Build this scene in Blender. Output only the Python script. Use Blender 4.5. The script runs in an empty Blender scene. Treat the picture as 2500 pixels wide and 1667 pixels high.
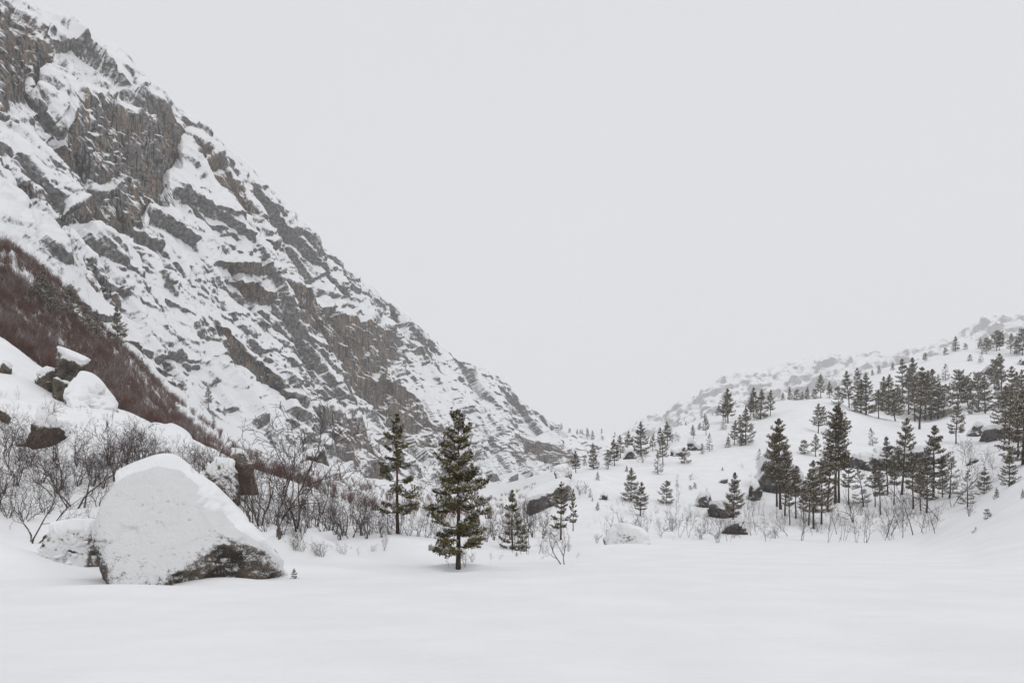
import bpy, math, random
import numpy as np
from mathutils import Vector

# ------------------------------------------------------------------ camera, sky, sun, exposure
sc = bpy.context.scene
col = sc.collection
FPX, HOR, EYE = 1667.0, 1290.0, 1.7          # focal length and horizon row of the 2500 px wide frame, eye height in m

cam_d = bpy.data.cameras.new("camera")
cam = bpy.data.objects.new("camera", cam_d)
col.objects.link(cam)
cam.location = (0, 0, EYE)
cam.rotation_euler = (math.radians(90), 0, 0)
cam_d.sensor_width = 36.0
cam_d.lens = 36.0 * FPX / 2500.0
cam_d.shift_y = (HOR - 833.5) / 2500.0
cam_d.clip_start = 0.1
cam_d.clip_end = 20000.0
sc.camera = cam

SUN_EL, SUN_AZ = math.radians(52), math.radians(150)      # soft light from behind the cloud
world = bpy.data.worlds.new("World")
sc.world = world
world.use_nodes = True
wn = world.node_tree
for n in list(wn.nodes):
    wn.nodes.remove(n)
sky = wn.nodes.new("ShaderNodeTexSky")
sky.sky_type = 'NISHITA'
sky.sun_disc = False
sky.sun_elevation = SUN_EL
sky.sun_rotation = SUN_AZ
sky.dust_density = 4.0
cloud = wn.nodes.new("ShaderNodeRGB")
cloud.outputs[0].default_value = (7.56, 7.60, 7.82, 1)
mixs = wn.nodes.new("ShaderNodeMix")
mixs.data_type = 'RGBA'
mixs.inputs[0].default_value = 0.95            # closed cloud cover over the clear sky
wn.links.new(sky.outputs[0], mixs.inputs[6])
ctc = wn.nodes.new("ShaderNodeTexCoord")
cno = wn.nodes.new("ShaderNodeTexNoise")
cno.inputs["Scale"].default_value = 1.6
cno.inputs["Detail"].default_value = 4
wn.links.new(ctc.outputs["Generated"], cno.inputs["Vector"])
cmr = wn.nodes.new("ShaderNodeMapRange")
cmr.inputs[3].default_value = 0.965
cmr.inputs[4].default_value = 1.035
wn.links.new(cno.outputs["Fac"], cmr.inputs[0])
cvm = wn.nodes.new("ShaderNodeVectorMath")
cvm.operation = 'SCALE'
wn.links.new(cloud.outputs[0], cvm.inputs[0])
wn.links.new(cmr.outputs[0], cvm.inputs[3])
wn.links.new(cvm.outputs[0], mixs.inputs[7])
bg = wn.nodes.new("ShaderNodeBackground")
bg.inputs[1].default_value = 0.1
wn.links.new(mixs.outputs[2], bg.inputs[0])
wo = wn.nodes.new("ShaderNodeOutputWorld")
wn.links.new(bg.outputs[0], wo.inputs[0])

sun_d = bpy.data.lights.new("sun", 'SUN')
sun_d.energy = 0.7
sun_d.angle = math.radians(40)
sun_d.color = (1.0, 0.985, 0.96)
sun = bpy.data.objects.new("sun", sun_d)
col.objects.link(sun)
sdir = Vector((math.sin(SUN_AZ) * math.cos(SUN_EL), math.cos(SUN_AZ) * math.cos(SUN_EL), math.sin(SUN_EL)))
sun.rotation_euler = sdir.to_track_quat('Z', 'Y').to_euler()

sc.view_settings.view_transform = 'Standard'
sc.view_settings.look = 'None'
sc.view_settings.exposure = 0.0
sc.view_settings.gamma = 1.0
sc.view_settings.use_curve_mapping = False
sc.render.engine = 'CYCLES'
sc.cycles.use_denoising = True
sc.cycles.max_bounces = 8
sc.cycles.diffuse_bounces = 3
sc.cycles.volume_bounces = 3

# ------------------------------------------------------------------ helpers
def ss(a, b, x):
    t = np.clip((x - a) / (b - a), 0, 1)
    return t * t * (3 - 2 * t)


def _mix(h):
    h = (h ^ (h >> 16)) * 0x85EBCA6B & 0xFFFFFFFF
    h = (h ^ (h >> 13)) * 0xC2B2AE35 & 0xFFFFFFFF
    return h ^ (h >> 16)


def _hash(i, j, k, s):
    h = _mix((i * 374761393 + s * 1013904223) & 0xFFFFFFFF)
    h = _mix((h + j * 668265263) & 0xFFFFFFFF)
    return _mix((h + k * 2654435761) & 0xFFFFFFFF)


def _r(h, k):
    return (_mix((h + k * 2246822519) & 0xFFFFFFFF) & 0xFFFFFF) / float(0xFFFFFF)


def perlin(P, seed=0):
    """value-gradient noise, about -1..1"""
    P = np.asarray(P, float)
    I = np.floor(P).astype(np.int64)
    f = P - I
    w = f * f * f * (f * (f * 6 - 15) + 10)
    out = 0
    for dx in (0, 1):
        wx = w[:, 0] if dx else 1 - w[:, 0]
        for dy in (0, 1):
            wy = w[:, 1] if dy else 1 - w[:, 1]
            for dz in (0, 1):
                wz = w[:, 2] if dz else 1 - w[:, 2]
                h = _hash(I[:, 0] + dx, I[:, 1] + dy, I[:, 2] + dz, seed)
                g = ((h & 1023) / 511.5 - 1) * (f[:, 0] - dx) + (((h >> 10) & 1023) / 511.5 - 1) * (f[:, 1] - dy) \
                    + (((h >> 20) & 1023) / 511.5 - 1) * (f[:, 2] - dz)
                out = out + wx * wy * wz * g
    return out * 1.5


def fbm(P, octv=4, seed=0, gain=0.5):
    a, s, o = 1.0, 1.0, 0
    for k in range(octv):
        o = o + a * perlin(P * s + 17.3 * k, seed + k)
        a *= gain
        s *= 2.03
    return o


def cells(P, seed=0):
    """nearest random cell: centre offset vector, cell hash, nearest and second distance"""
    I = np.floor(P).astype(np.int64)
    n = len(P)
    b1 = np.full(n, 1e9); b2 = np.full(n, 1e9)
    off = np.zeros((n, 3)); hh = np.zeros(n, np.int64)
    for dx in (-1, 0, 1):
        for dy in (-1, 0, 1):
            for dz in (-1, 0, 1):
                h = _hash(I[:, 0] + dx, I[:, 1] + dy, I[:, 2] + dz, seed)
                v = np.stack([P[:, 0] - (I[:, 0] + dx + (h & 1023) / 1023.0),
                              P[:, 1] - (I[:, 1] + dy + ((h >> 10) & 1023) / 1023.0),
                              P[:, 2] - (I[:, 2] + dz + ((h >> 20) & 1023) / 1023.0)], 1)
                d = (v * v).sum(1)
                m = d < b1
                b2 = np.where(m, b1, np.minimum(b2, d))
                b1 = np.where(m, d, b1)
                off[m] = v[m]
                hh[m] = h[m]
    return off, hh, np.sqrt(b1), np.sqrt(b2)


def facets(P, seed, tilt=1.0):
    off, h, d1, d2 = cells(P, seed)
    g = np.stack([_r(h, 1), _r(h, 2), _r(h, 3)], 1) * 2 - 1
    return (_r(h, 4) * 2 - 1) + tilt * (g * off).sum(1) * 2, h, d2 - d1


def blur(A, r):
    for ax in (0, 1):
        if r < 1:
            continue
        pad = [(0, 0), (0, 0)]
        pad[ax] = (r + 1, r)
        c = np.cumsum(np.pad(A, pad, mode='edge'), axis=ax)
        n = 2 * r + 1
        A = (np.take(c, range(n, c.shape[ax]), axis=ax) - np.take(c, range(0, c.shape[ax] - n), axis=ax)) / n
    return A


def make_mesh(name, V, tris=None, quads=None, mat=None, smooth=True, attrs=None):
    me = bpy.data.meshes.new(name)
    V = np.ascontiguousarray(V, np.float32)
    t = np.zeros((0, 3), np.int32) if tris is None else np.asarray(tris, np.int32).reshape(-1, 3)
    q = np.zeros((0, 4), np.int32) if quads is None else np.asarray(quads, np.int32).reshape(-1, 4)
    me.vertices.add(len(V))
    me.vertices.foreach_set("co", V.ravel())
    loops = np.concatenate([t.ravel(), q.ravel()]).astype(np.int32)
    me.loops.add(len(loops))
    me.loops.foreach_set("vertex_index", loops)
    me.polygons.add(len(t) + len(q))
    me.polygons.foreach_set("loop_start", np.concatenate([np.arange(len(t)) * 3, len(t) * 3 + np.arange(len(q)) * 4]).astype(np.int32))
    me.polygons.foreach_set("loop_total", np.concatenate([np.full(len(t), 3), np.full(len(q), 4)]).astype(np.int32))
    me.polygons.foreach_set("use_smooth", np.full(len(t) + len(q), smooth, dtype=bool))
    if attrs:
        for k, a in attrs.items():
            at = me.attributes.new(k, 'FLOAT', 'POINT')
            at.data.foreach_set("value", np.ascontiguousarray(a, np.float32).ravel())
    me.update(calc_edges=True)
    if mat:
        me.materials.append(mat)
    return me


def link(name, me, parent=None, loc=None):
    o = bpy.data.objects.new(name, me)
    col.objects.link(o)
    if parent is not None:
        o.parent = parent
    if loc is not None:
        o.location = loc
    return o


def tag(o, label=None, cat=None, group=None, kind=None):
    if label: o["label"] = label
    if cat: o["category"] = cat
    if group: o["group"] = group
    if kind: o["kind"] = kind
    return o


def grid_quads(nr, nc):
    i = np.arange(nr * nc).reshape(nr, nc)
    return np.stack([i[:-1, :-1], i[:-1, 1:], i[1:, 1:], i[1:, :-1]], -1).reshape(-1, 4)


def at(px, py, Y):
    return np.array([(px - 1250.0) / FPX * Y, Y, EYE + (HOR - py) / FPX * Y])


# ------------------------------------------------------------------ materials
class NT:
    def __init__(self, name):
        self.m = bpy.data.materials.new(name)
        self.m.use_nodes = True
        self.t = self.m.node_tree
        self.b = self.t.nodes["Principled BSDF"]
        self.out = self.t.nodes["Material Output"]

    def n(self, typ, **kw):
        nd = self.t.nodes.new(typ)
        for k, v in kw.items():
            if k.startswith("i_"):
                nd.inputs[k[2:]].default_value = v
            else:
                setattr(nd, k, v)
        return nd

    def l(self, a, b):
        self.t.links.new(a, b)

    def noise(self, vec, scale, detail=4, rough=0.55):
        nd = self.n("ShaderNodeTexNoise")
        nd.inputs["Scale"].default_value = scale
        nd.inputs["Detail"].default_value = detail
        nd.inputs["Roughness"].default_value = rough
        self.l(vec, nd.inputs["Vector"])
        return nd.outputs["Fac"]

    def pos(self, scale=(1, 1, 1)):
        g = self.n("ShaderNodeNewGeometry")
        mp = self.n("ShaderNodeMapping")
        mp.inputs["Scale"].default_value = scale
        self.l(g.outputs["Position"], mp.inputs["Vector"])
        return mp.outputs[0]

    def objpos(self, scale=(1, 1, 1)):
        g = self.n("ShaderNodeTexCoord")
        mp = self.n("ShaderNodeMapping")
        mp.inputs["Scale"].default_value = scale
        self.l(g.outputs["Object"], mp.inputs["Vector"])
        return mp.outputs[0]

    def math(self, op, a, b=None, c=None):
        nd = self.n("ShaderNodeMath", operation=op)
        for k, v in enumerate((a, b, c)):
            if v is None: continue
            if isinstance(v, (int, float)): nd.inputs[k].default_value = v
            else: self.l(v, nd.inputs[k])
        return nd.outputs[0]

    def sstep(self, x, a, b):
        nd = self.n("ShaderNodeMapRange", interpolation_type='SMOOTHSTEP')
        self.l(x, nd.inputs[0])
        nd.inputs[1].default_value = a
        nd.inputs[2].default_value = b
        return nd.outputs[0]

    def mix(self, f, a, b):
        nd = self.n("ShaderNodeMix", data_type='RGBA')
        for s, v in ((0, f), (6, a), (7, b)):
            if isinstance(v, (int, float)): nd.inputs[s].default_value = v
            elif isinstance(v, tuple): nd.inputs[s].default_value = v + (1,) if len(v) == 3 else v
            else: self.l(v, nd.inputs[s])
        return nd.outputs[2]

    def bump(self, h, strength, dist):
        nd = self.n("ShaderNodeBump")
        nd.inputs["Strength"].default_value = strength
        nd.inputs["Distance"].default_value = dist
        self.l(h, nd.inputs["Height"])
        self.l(nd.outputs[0], self.b.inputs["Normal"])

    def attr(self, name):
        return self.n("ShaderNodeAttribute", attribute_name=name).outputs["Fac"]

    def nz(self):
        g = self.n("ShaderNodeNewGeometry")
        s = self.n("ShaderNodeSeparateXYZ")
        self.l(g.outputs["Normal"], s.inputs[0])
        return s.outputs[2]

    def done(self, colr, rough=0.8, spec=0.2):
        if isinstance(colr, tuple): self.b.inputs["Base Color"].default_value = colr + (1,)
        else: self.l(colr, self.b.inputs["Base Color"])
        if isinstance(rough, (int, float)): self.b.inputs["Roughness"].default_value = rough
        else: self.l(rough, self.b.inputs["Roughness"])
        self.b.inputs["Specular IOR Level"].default_value = spec
        return self.m


SNOW = (0.87, 0.875, 0.885)
SNOW2 = (0.82, 0.827, 0.842)


def mat_snow():
    k = NT("snow")
    p = k.pos()
    a = k.noise(p, 0.35, 5)
    b = k.noise(p, 9.0, 5, 0.65)
    w = k.noise(k.pos((0.5, 2.6, 1)), 2.2, 4)
    c = k.mix(k.sstep(a, 0.35, 0.7), SNOW2, SNOW)
    h = k.math('ADD', k.math('MULTIPLY', b, 0.35), w)
    k.bump(h, 0.42, 0.05)
    return k.done(c, 0.75, 0.15)


def mat_mountain(name, rscale=1.0, dust=1.0):
    k = NT(name)
    p = k.pos()
    streak = k.noise(k.pos((1, 1, 0.05)), 0.30 * rscale, 5, 0.6)
    streak2 = k.noise(k.pos((1, 1, 0.04)), 0.9 * rscale, 4, 0.6)
    big = k.noise(p, 0.016 * rscale, 3)
    med = k.noise(p, 0.5 * rscale, 6, 0.65)
    fine = k.noise(p, 1.3 * rscale, 6, 0.78)
    grey = k.mix(k.sstep(med, 0.35, 0.65), (0.085, 0.084, 0.083), (0.235, 0.23, 0.225))
    brown = k.mix(k.sstep(streak2, 0.4, 0.62), (0.09, 0.068, 0.052), (0.33, 0.24, 0.165))
    steep = k.attr("wall")
    bf = k.math('MULTIPLY', k.sstep(k.math('ADD', streak, k.math('MULTIPLY', big, 0.5)), 0.64, 0.80), k.math('ADD', 0.05, k.math('MULTIPLY', steep, 0.75)))
    rock = k.mix(bf, grey, brown)
    dark = k.math('MULTIPLY', k.sstep(k.math('ADD', streak2, k.math('MULTIPLY', streak, -0.5)), 0.25, 0.32), k.math('ADD', 0.2, k.math('MULTIPLY', steep, 0.72)))
    rock = k.mix(dark, rock, (0.022, 0.022, 0.022))
    # snow cover: mesh attribute broken up by fine noise, so half covered rock turns to speckle
    s = k.attr("snow")
    m = k.math('ADD', s, k.math('MULTIPLY', k.math('SUBTRACT', fine, 0.5), 1.0 * dust))
    m = k.math('ADD', m, k.math('MULTIPLY', k.math('SUBTRACT', med, 0.5), 1.5 * dust))
    m = k.math('ADD', m, k.math('MULTIPLY', k.math('SUBTRACT', k.noise(k.pos((1, 1, 0.6)), 0.13 * rscale, 4, 0.6), 0.5), 1.4 * dust))
    m = k.sstep(m, 0.20, 0.78)
    c = k.mix(m, rock, (0.85, 0.857, 0.87))
    k.bump(k.math('ADD', fine, k.math('MULTIPLY', med, 2.0)), 0.5, 0.5 / rscale)
    return k.done(c, 0.85, 0.15)


def mat_rock(name="boulder_rock", c0=(0.055, 0.048, 0.041), c1=(0.17, 0.14, 0.11), c2=(0.022, 0.019, 0.016), c3=(0.33, 0.28, 0.21), sc_=1.0):
    k = NT(name)
    p = k.pos()
    a = k.noise(p, 0.9 * sc_, 5, 0.6)
    b = k.noise(p, 6.0 * sc_, 6, 0.7)
    cns = k.noise(p, 22.0 * sc_, 4, 0.7)
    base = k.mix(k.sstep(a, 0.35, 0.65), c0, c1)
    base = k.mix(k.sstep(b, 0.50, 0.62), base, c2)
    base = k.mix(k.math('MULTIPLY', k.sstep(cns, 0.58, 0.72), 0.6), base, c3)
    # wind-packed snow held by the rough stone
    s = k.attr("snow")
    m = k.math('ADD', s, k.math('MULTIPLY', k.math('SUBTRACT', b, 0.5), 1.3))
    m = k.math('ADD', m, k.math('MULTIPLY', k.math('SUBTRACT', cns, 0.5), 0.8))
    m = k.math('ADD', m, k.math('MULTIPLY', k.math('SUBTRACT', k.noise(k.pos((0.8, 0.8, 3.0)), 2.6, 6, 0.75), 0.5), 1.1))
    m = k.math('MULTIPLY', k.sstep(m, 0.34, 0.76), 0.96)
    c = k.mix(m, base, (0.83, 0.835, 0.84))
    k.bump(k.math('ADD', b, k.math('MULTIPLY', cns, 0.4)), 0.9, 0.10)
    return k.done(c, 0.9, 0.15)


def mat_bark(name, lo, hi, snowy=0.5, zgrad=None, patchy=0.0):
    k = NT(name)
    o = k.objpos((1, 1, 0.25))
    a = k.noise(o, 14.0, 4, 0.6)
    c = k.mix(k.sstep(a, 0.35, 0.65), lo, hi)
    if zgrad:
        tc = k.n("ShaderNodeTexCoord")
        s = k.n("ShaderNodeSeparateXYZ")
        k.l(tc.outputs["Object"], s.inputs[0])
        c = k.mix(k.sstep(s.outputs[2], zgrad[0], zgrad[1]), c, k.mix(k.sstep(a, 0.3, 0.7), zgrad[2], zgrad[3]))
    if patchy > 0:
        c = k.mix(k.sstep(k.noise(k.pos(), patchy, 4, 0.7), 0.42, 0.62), c, (0.16, 0.11, 0.092))
    if snowy > 0:
        f = k.math('ADD', k.nz(), k.math('MULTIPLY', k.math('SUBTRACT', k.noise(k.pos(), 3.0, 3), 0.5), 1.4))
        c = k.mix(k.math('MULTIPLY', k.sstep(f, 0.72, 0.95), snowy), c, (0.82, 0.83, 0.84))
    return k.done(c, 0.9, 0.1)


def mat_needles(name, lo, hi):
    k = NT(name)
    a = k.noise(k.pos(), 1.7, 3)
    c = k.mix(k.sstep(a, 0.3, 0.7), lo, hi)
    c = k.mix(k.sstep(k.attr("snow"), 0.4, 0.6), c, (0.70, 0.71, 0.72))
    return k.done(c, 0.7, 0.2)


M_SNOW = mat_snow()
M_CLIFF = mat_mountain("cliff_rock_and_snow")
M_FAR = mat_mountain("far_rock_and_snow", 0.07, 1.1)
M_ROCK = mat_rock()
M_CRAG = mat_rock("hill_rock", (0.05, 0.048, 0.047), (0.14, 0.128, 0.117), (0.018, 0.018, 0.018), (0.24, 0.22, 0.20), 0.5)
M_PBARK = mat_bark("pine_bark", (0.035, 0.026, 0.021), (0.095, 0.066, 0.05), 0.35, (1.6, 4.2, (0.09, 0.042, 0.026), (0.24, 0.105, 0.058)))
M_PBARKF = mat_bark("pine_bark_far", (0.035, 0.028, 0.024), (0.085, 0.066, 0.056), 0.3, (1.6, 5.0, (0.06, 0.043, 0.035), (0.12, 0.08, 0.06)))
M_PLIMB = mat_bark("pine_limb", (0.045, 0.03, 0.024), (0.12, 0.07, 0.045), 0.7)
M_BIRCH = mat_bark("birch_bark", (0.05, 0.04, 0.036), (0.17, 0.145, 0.13), 0.8)
M_TWIG = mat_bark("birch_twig", (0.045, 0.032, 0.028), (0.11, 0.08, 0.07), 0.15)
M_TWIGF = mat_bark("sapling_twig", (0.06, 0.045, 0.04), (0.14, 0.11, 0.098), 0.15)
M_THICK = mat_bark("thicket_twig", (0.066, 0.026, 0.021), (0.155, 0.070, 0.055), 0.35, None, 0.16)
M_GREYT = mat_bark("frosted_twig", (0.16, 0.135, 0.13), (0.32, 0.29, 0.28), 0.5)
M_NEED = mat_needles("pine_needles", (0.052, 0.046, 0.015), (0.180, 0.150, 0.048))
M_NEEDF = mat_needles("pine_needles_far", (0.066, 0.052, 0.024), (0.172, 0.130, 0.055))

# ------------------------------------------------------------------ ground: valley floor, talus and right-hand hill
FL = lambda Y: HOR + EYE * FPX / Y
TAB = {
    -900: [(20, FL(20)), (30, 1240), (50, 1010), (90, 760), (160, 560), (260, 400)],
    -300: [(17, FL(17)), (22, 1352), (35, 1210), (60, 1010), (90, 800), (130, 700), (170, 575), (230, 480)],
    0: [(19, FL(19)), (26, 1382), (30, 1325), (40, 1230), (55, 1100), (70, 980), (90, 832), (105, 828), (130, 790), (170, 640), (200, 590)],
    150: [(20, FL(20)), (26, 1388), (30, 1335), (40, 1245), (55, 1130), (70, 1030), (88, 945), (110, 930), (140, 880), (190, 735), (230, 695)],
    300: [(22, FL(22)), (28, 1368), (34, 1300), (45, 1195), (60, 1095), (77, 1020), (110, 1022), (150, 978), (200, 905), (250, 850)],
    450: [(24, FL(24)), (30, 1362), (36, 1312), (48, 1225), (65, 1135), (85, 1078), (115, 1088), (180, 1070), (240, 1035), (290, 990)],
    600: [(26, FL(26)), (32, 1365), (40, 1310), (55, 1235), (75, 1170), (98, 1140), (130, 1152), (220, 1132), (340, 1095)],
    750: [(28, FL(28)), (36, 1350), (45, 1300), (60, 1240), (80, 1188), (110, 1196), (200, 1178), (400, 1135)],
    900: [(30, FL(30)), (38, 1322), (45, 1283), (60, 1258), (75, 1246), (100, 1250), (200, 1215), (450, 1175)],
    1050: [(32, FL(32)), (40, 1320), (50, 1290), (70, 1264), (100, 1258), (200, 1235), (400, 1208), (650, 1185)],
    1200: [(40, FL(40)), (60, 1318), (80, 1302), (120, 1278), (250, 1242), (500, 1215), (760, 1185)],
    1285: [(50, FL(50)), (70, 1322), (90, 1300), (108, 1264), (125, 1262), (160, 1262), (300, 1236), (850, 1180)],
    1350: [(58, FL(58)), (80, 1314), (95, 1280), (110, 1235), (125, 1185), (140, 1152), (165, 1166), (300, 1200), (900, 1160)],
    1450: [(62, FL(62)), (80, 1310), (100, 1250), (120, 1190), (140, 1140), (165, 1126), (200, 1135), (900, 1150)],
    1550: [(66, FL(66)), (80, 1314), (100, 1260), (125, 1186), (150, 1138), (175, 1110), (205, 1096), (260, 1102)],
    1650: [(68, FL(68)), (85, 1310), (105, 1252), (130, 1182), (160, 1125), (190, 1088), (235, 1046), (300, 1052)],
    1800: [(70, FL(70)), (85, 1312), (100, 1277), (115, 1232), (140, 1165), (165, 1115), (200, 1062), (240, 1020), (275, 1003), (350, 1012)],
    1950: [(72, FL(72)), (88, 1307), (105, 1262), (120, 1212), (135, 1168), (150, 1130), (175, 1080), (205, 1030), (240, 992), (270, 973), (330, 985)],
    2050: [(74, FL(74)), (90, 1306), (110, 1256), (130, 1202), (150, 1144), (170, 1110), (200, 1060), (230, 1012), (262, 980), (280, 974), (320, 990), (400, 960)],
    2150: [(74, FL(74)), (92, 1304), (110, 1262), (130, 1207), (150, 1150), (170, 1112), (200, 1068), (230, 1034), (250, 1024), (272, 1026), (300, 992), (340, 942), (380, 908), (415, 903)],
    2250: [(66, FL(66)), (88, 1294), (110, 1242), (130, 1192), (150, 1147), (170, 1112), (200, 1072), (235, 1042), (250, 1038), (268, 1040), (300, 985), (340, 925), (380, 886), (415, 880)],
    2350: [(34, FL(34)), (50, 1315), (60, 1288), (70, 1262), (85, 1263), (100, 1242), (120, 1197), (150, 1132), (180, 1086), (210, 1046), (235, 1016), (252, 1010), (270, 1010), (300, 970), (340, 900), (380, 858), (415, 853)],
    2500: [(24, FL(24)), (32, 1358), (40, 1300), (50, 1235), (58, 1188), (64, 1168), (80, 1168), (100, 1142), (130, 1092), (160, 1060), (190, 1036), (220, 1010), (250, 1005), (300, 960), (340, 890), (380, 850), (415, 845)],
    2750: [(18, FL(18)), (26, 1355), (35, 1265), (45, 1170), (56, 1110), (80, 1080), (130, 1020), (200, 960), (300, 900), (400, 830)],
    3600: [(16, FL(16)), (26, 1300), (40, 1130), (80, 960), (200, 800), (400, 700)],
}
LY = np.linspace(math.log(3.0), math.log(1300.0), 420)
YS = np.exp(LY)
GC = np.arange(-900, 3601, 10.0)


def pchip(x, y, q):
    x = np.asarray(x, float); y = np.asarray(y, float)
    h = np.diff(x); d = np.diff(y) / h
    m = np.zeros_like(y)
    w1 = 2 * h[1:] + h[:-1]; w2 = h[1:] + 2 * h[:-1]
    ok = d[:-1] * d[1:] > 0
    with np.errstate(divide='ignore', invalid='ignore'):
        mm = (w1 + w2) / (w1 / d[:-1] + w2 / d[1:])
    m[1:-1] = np.where(ok, mm, 0)
    m[0] = 0; m[-1] = 0
    qc = np.clip(q, x[0], x[-1])
    i = np.clip(np.searchsorted(x, qc) - 1, 0, len(x) - 2)
    t = (qc - x[i]) / h[i]
    t2, t3 = t * t, t * t * t
    return (2*t3 - 3*t2 + 1) * y[i] + (t3 - 2*t2 + t) * h[i] * m[i] + (-2*t3 + 3*t2) * y[i+1] + (t3 - t2) * h[i] * m[i+1]


_cols = sorted(TAB)
_zc = []
for c in _cols:
    pts = TAB[c]
    yy = [2.0] + [p[0] for p in pts]
    zz = [0.0] + [EYE + (HOR - p[1]) / FPX * p[0] for p in pts]
    _zc.append(pchip(yy, zz, YS))
_zc = np.array(_zc)                                     # columns x rows
GT = np.array([np.interp(GC, _cols, _zc[:, j]) for j in range(len(YS))]).T
for r in (3, 2):
    A = GT.copy()
    A = blur(A, r) if False else A
    k = 2 * r + 1
    B = np.pad(GT, ((r, r), (0, 0)), mode='edge')
    GT = sum(B[i:i + GT.shape[0]] for i in range(k)) / k
B = np.pad(GT, ((0, 0), (3, 3)), mode='edge')
GT = sum(B[:, i:i + GT.shape[1]] for i in range(7)) / 7


DF_L = [(-600, 150), (0, 185), (300, 245), (530, 315), (700, 390), (850, 470), (1000, 570), (1150, 700), (1290, 840), (1600, 900)]


# snow-covered humps and drifts on the shore: x, y, radii, height
DRIFTS = [(-10.6, 33.5, 1.9, 1.6, 1.5), (-9.4, 25.0, 1.3, 1.0, 0.45), (-7.6, 25.5, 2.2, 1.3, 0.30), (-16.5, 23.2, 1.6, 1.0, 0.35), (-18.6, 24.6, 2.2, 1.5, 0.9), (-13.9, 21.2, 1.2, 0.7, 0.16), (-9.2, 21.6, 1.4, 0.7, 0.14),
          (-2.1, 28.6, 0.9, 0.8, 0.12), (-13.0, 30.0, 2.2, 1.5, 0.8), (-6.2, 35.0, 2.4, 1.6, 0.5), (10.0, 57.0, 4.0, 3.0, 0.5),
          (-2.3, 29.4, 1.5, 1.2, 0.22), (-2.22, 28.3, 0.65, 0.7, -0.30), (-6.4, 38.6, 1.4, 1.2, 0.2), (0.05, 55.0, 2.0, 1.6, 0.3), (-11.4, 20.6, 2.8, 0.8, -0.12), (-11.5, 19.4, 3.4, 0.9, 0.14)]


def ground(X, Y):
    X = np.atleast_1d(np.asarray(X, float)); Y = np.atleast_1d(np.asarray(Y, float))
    Yc = np.clip(Y, 3.0, 1299.0)
    px = np.clip(1250 + FPX * X / np.maximum(Y, 6.0), GC[0], GC[-1])
    i = np.clip((px - GC[0]) / 10.0, 0, len(GC) - 1.001); i0 = i.astype(int); fi = i - i0
    j = np.clip((np.log(Yc) - LY[0]) / (LY[1] - LY[0]), 0, len(LY) - 1.001); j0 = j.astype(int); fj = j - j0
    z = GT[i0, j0] * (1-fi) * (1-fj) + GT[i0+1, j0] * fi * (1-fj) + GT[i0, j0+1] * (1-fi) * fj + GT[i0+1, j0+1] * fi * fj
    z = z * ss(3, 12, Y)
    dfo = np.interp(px, [p[0] for p in DF_L], [p[1] for p in DF_L])
    z = z - 12 * ss(1.0, 1.10, Y / dfo) * ss(1600, 1300, px)      # passes under the foot of the mountain
    P = np.stack([X, Y, np.zeros_like(X)], 1)
    amp = ss(0.3, 3.0, z)
    far = ss(60, 220, Y)
    z = z + amp * (perlin(P / 14.0, 3) * (0.45 + 0.65 * far) + perlin(P / 5.0, 4) * 0.24 + far * perlin(P / 34.0, 5) * 2.2)
    for (bx, by, brx, bry, bh) in DRIFTS:
        z = z + bh * np.exp(-((X - bx) / brx) ** 2 - ((Y - by) / bry) ** 2)
    # snow-covered blocks in the talus on the left
    tal = amp * ss(680, 420, px) * ss(24, 32, Y) * ss(125, 95, Y)
    if tal.max() > 0:
        o, h, d1, d2 = cells(P / 7.5 + 0.2 * np.stack([perlin(P / 4, 8), perlin(P / 4, 9), 0 * X], 1) * np.array([1, 1, 0]), 21)
        z = z + tal * (0.3 + 1.5 * _r(h, 2)) * ss(0.75, 0.12, d1) * ss(0.0, 0.35, d2 - d1)
    # wind ripples and low drifts on the open snow
    z = z + (1 - amp) * (0.05 * perlin(P / np.array([7.0, 3.0, 1.0]), 6) + 0.02 * perlin(P / np.array([2.0, 0.7, 1.0]), 7) + 0.03 * (0.3 - np.abs(perlin(P / np.array([5.0, 1.6, 1.0]) + 0.3 * perlin(P / 3.0, 15)[:, None], 14)))) * ss(2, 6, np.abs(Y))
    return z


def g1(x, y):
    return float(ground([x], [y])[0])


_march = np.exp(np.linspace(math.log(8.0), math.log(900.0), 900))


def hit(px, py, lo=8.0, hi=900.0):
    """where the sight line of a pixel first meets the ground"""
    Y = _march[(_march >= lo) & (_march <= hi)]
    X = (px - 1250) / FPX * Y
    gap = EYE + (HOR - py) / FPX * Y - ground(X, Y)
    k = np.where(gap <= 0)[0]
    i = k[0] if len(k) else int(np.argmin(gap / Y))
    return np.array([X[i], Y[i], g1(X[i], Y[i])])


def build_ground():
    rows = np.concatenate([[-400, -150, -60, -25, -10, -3, 1], np.exp(np.linspace(math.log(3.0), math.log(1250.0), 330))])
    pxs = np.concatenate([np.arange(-900, -100, 14.0), np.arange(-100, 2600, 6.5), np.arange(2600, 3601, 14.0)])
    Yg, Pg = np.meshgrid(rows, pxs, indexing='ij')
    X = (Pg - 1250) / FPX * np.sqrt(Yg ** 2 + (np.where(Yg < 1, 60, 12 * np.exp(-np.maximum(Yg, 0) / 12.0))) ** 2)
    X[0] *= 1.2
    Z = ground(X.ravel(), Yg.ravel())
    V = np.stack([X.ravel(), Yg.ravel(), Z], 1)
    me = make_mesh("snow_ground", V, quads=grid_quads(len(rows), len(pxs))[:, ::-1] if False else grid_quads(len(rows), len(pxs)), mat=M_SNOW)
    tag(link("snow_ground", me), "snow covered valley floor rising into smooth slopes on both sides", None, None, "structure")


build_ground()

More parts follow.
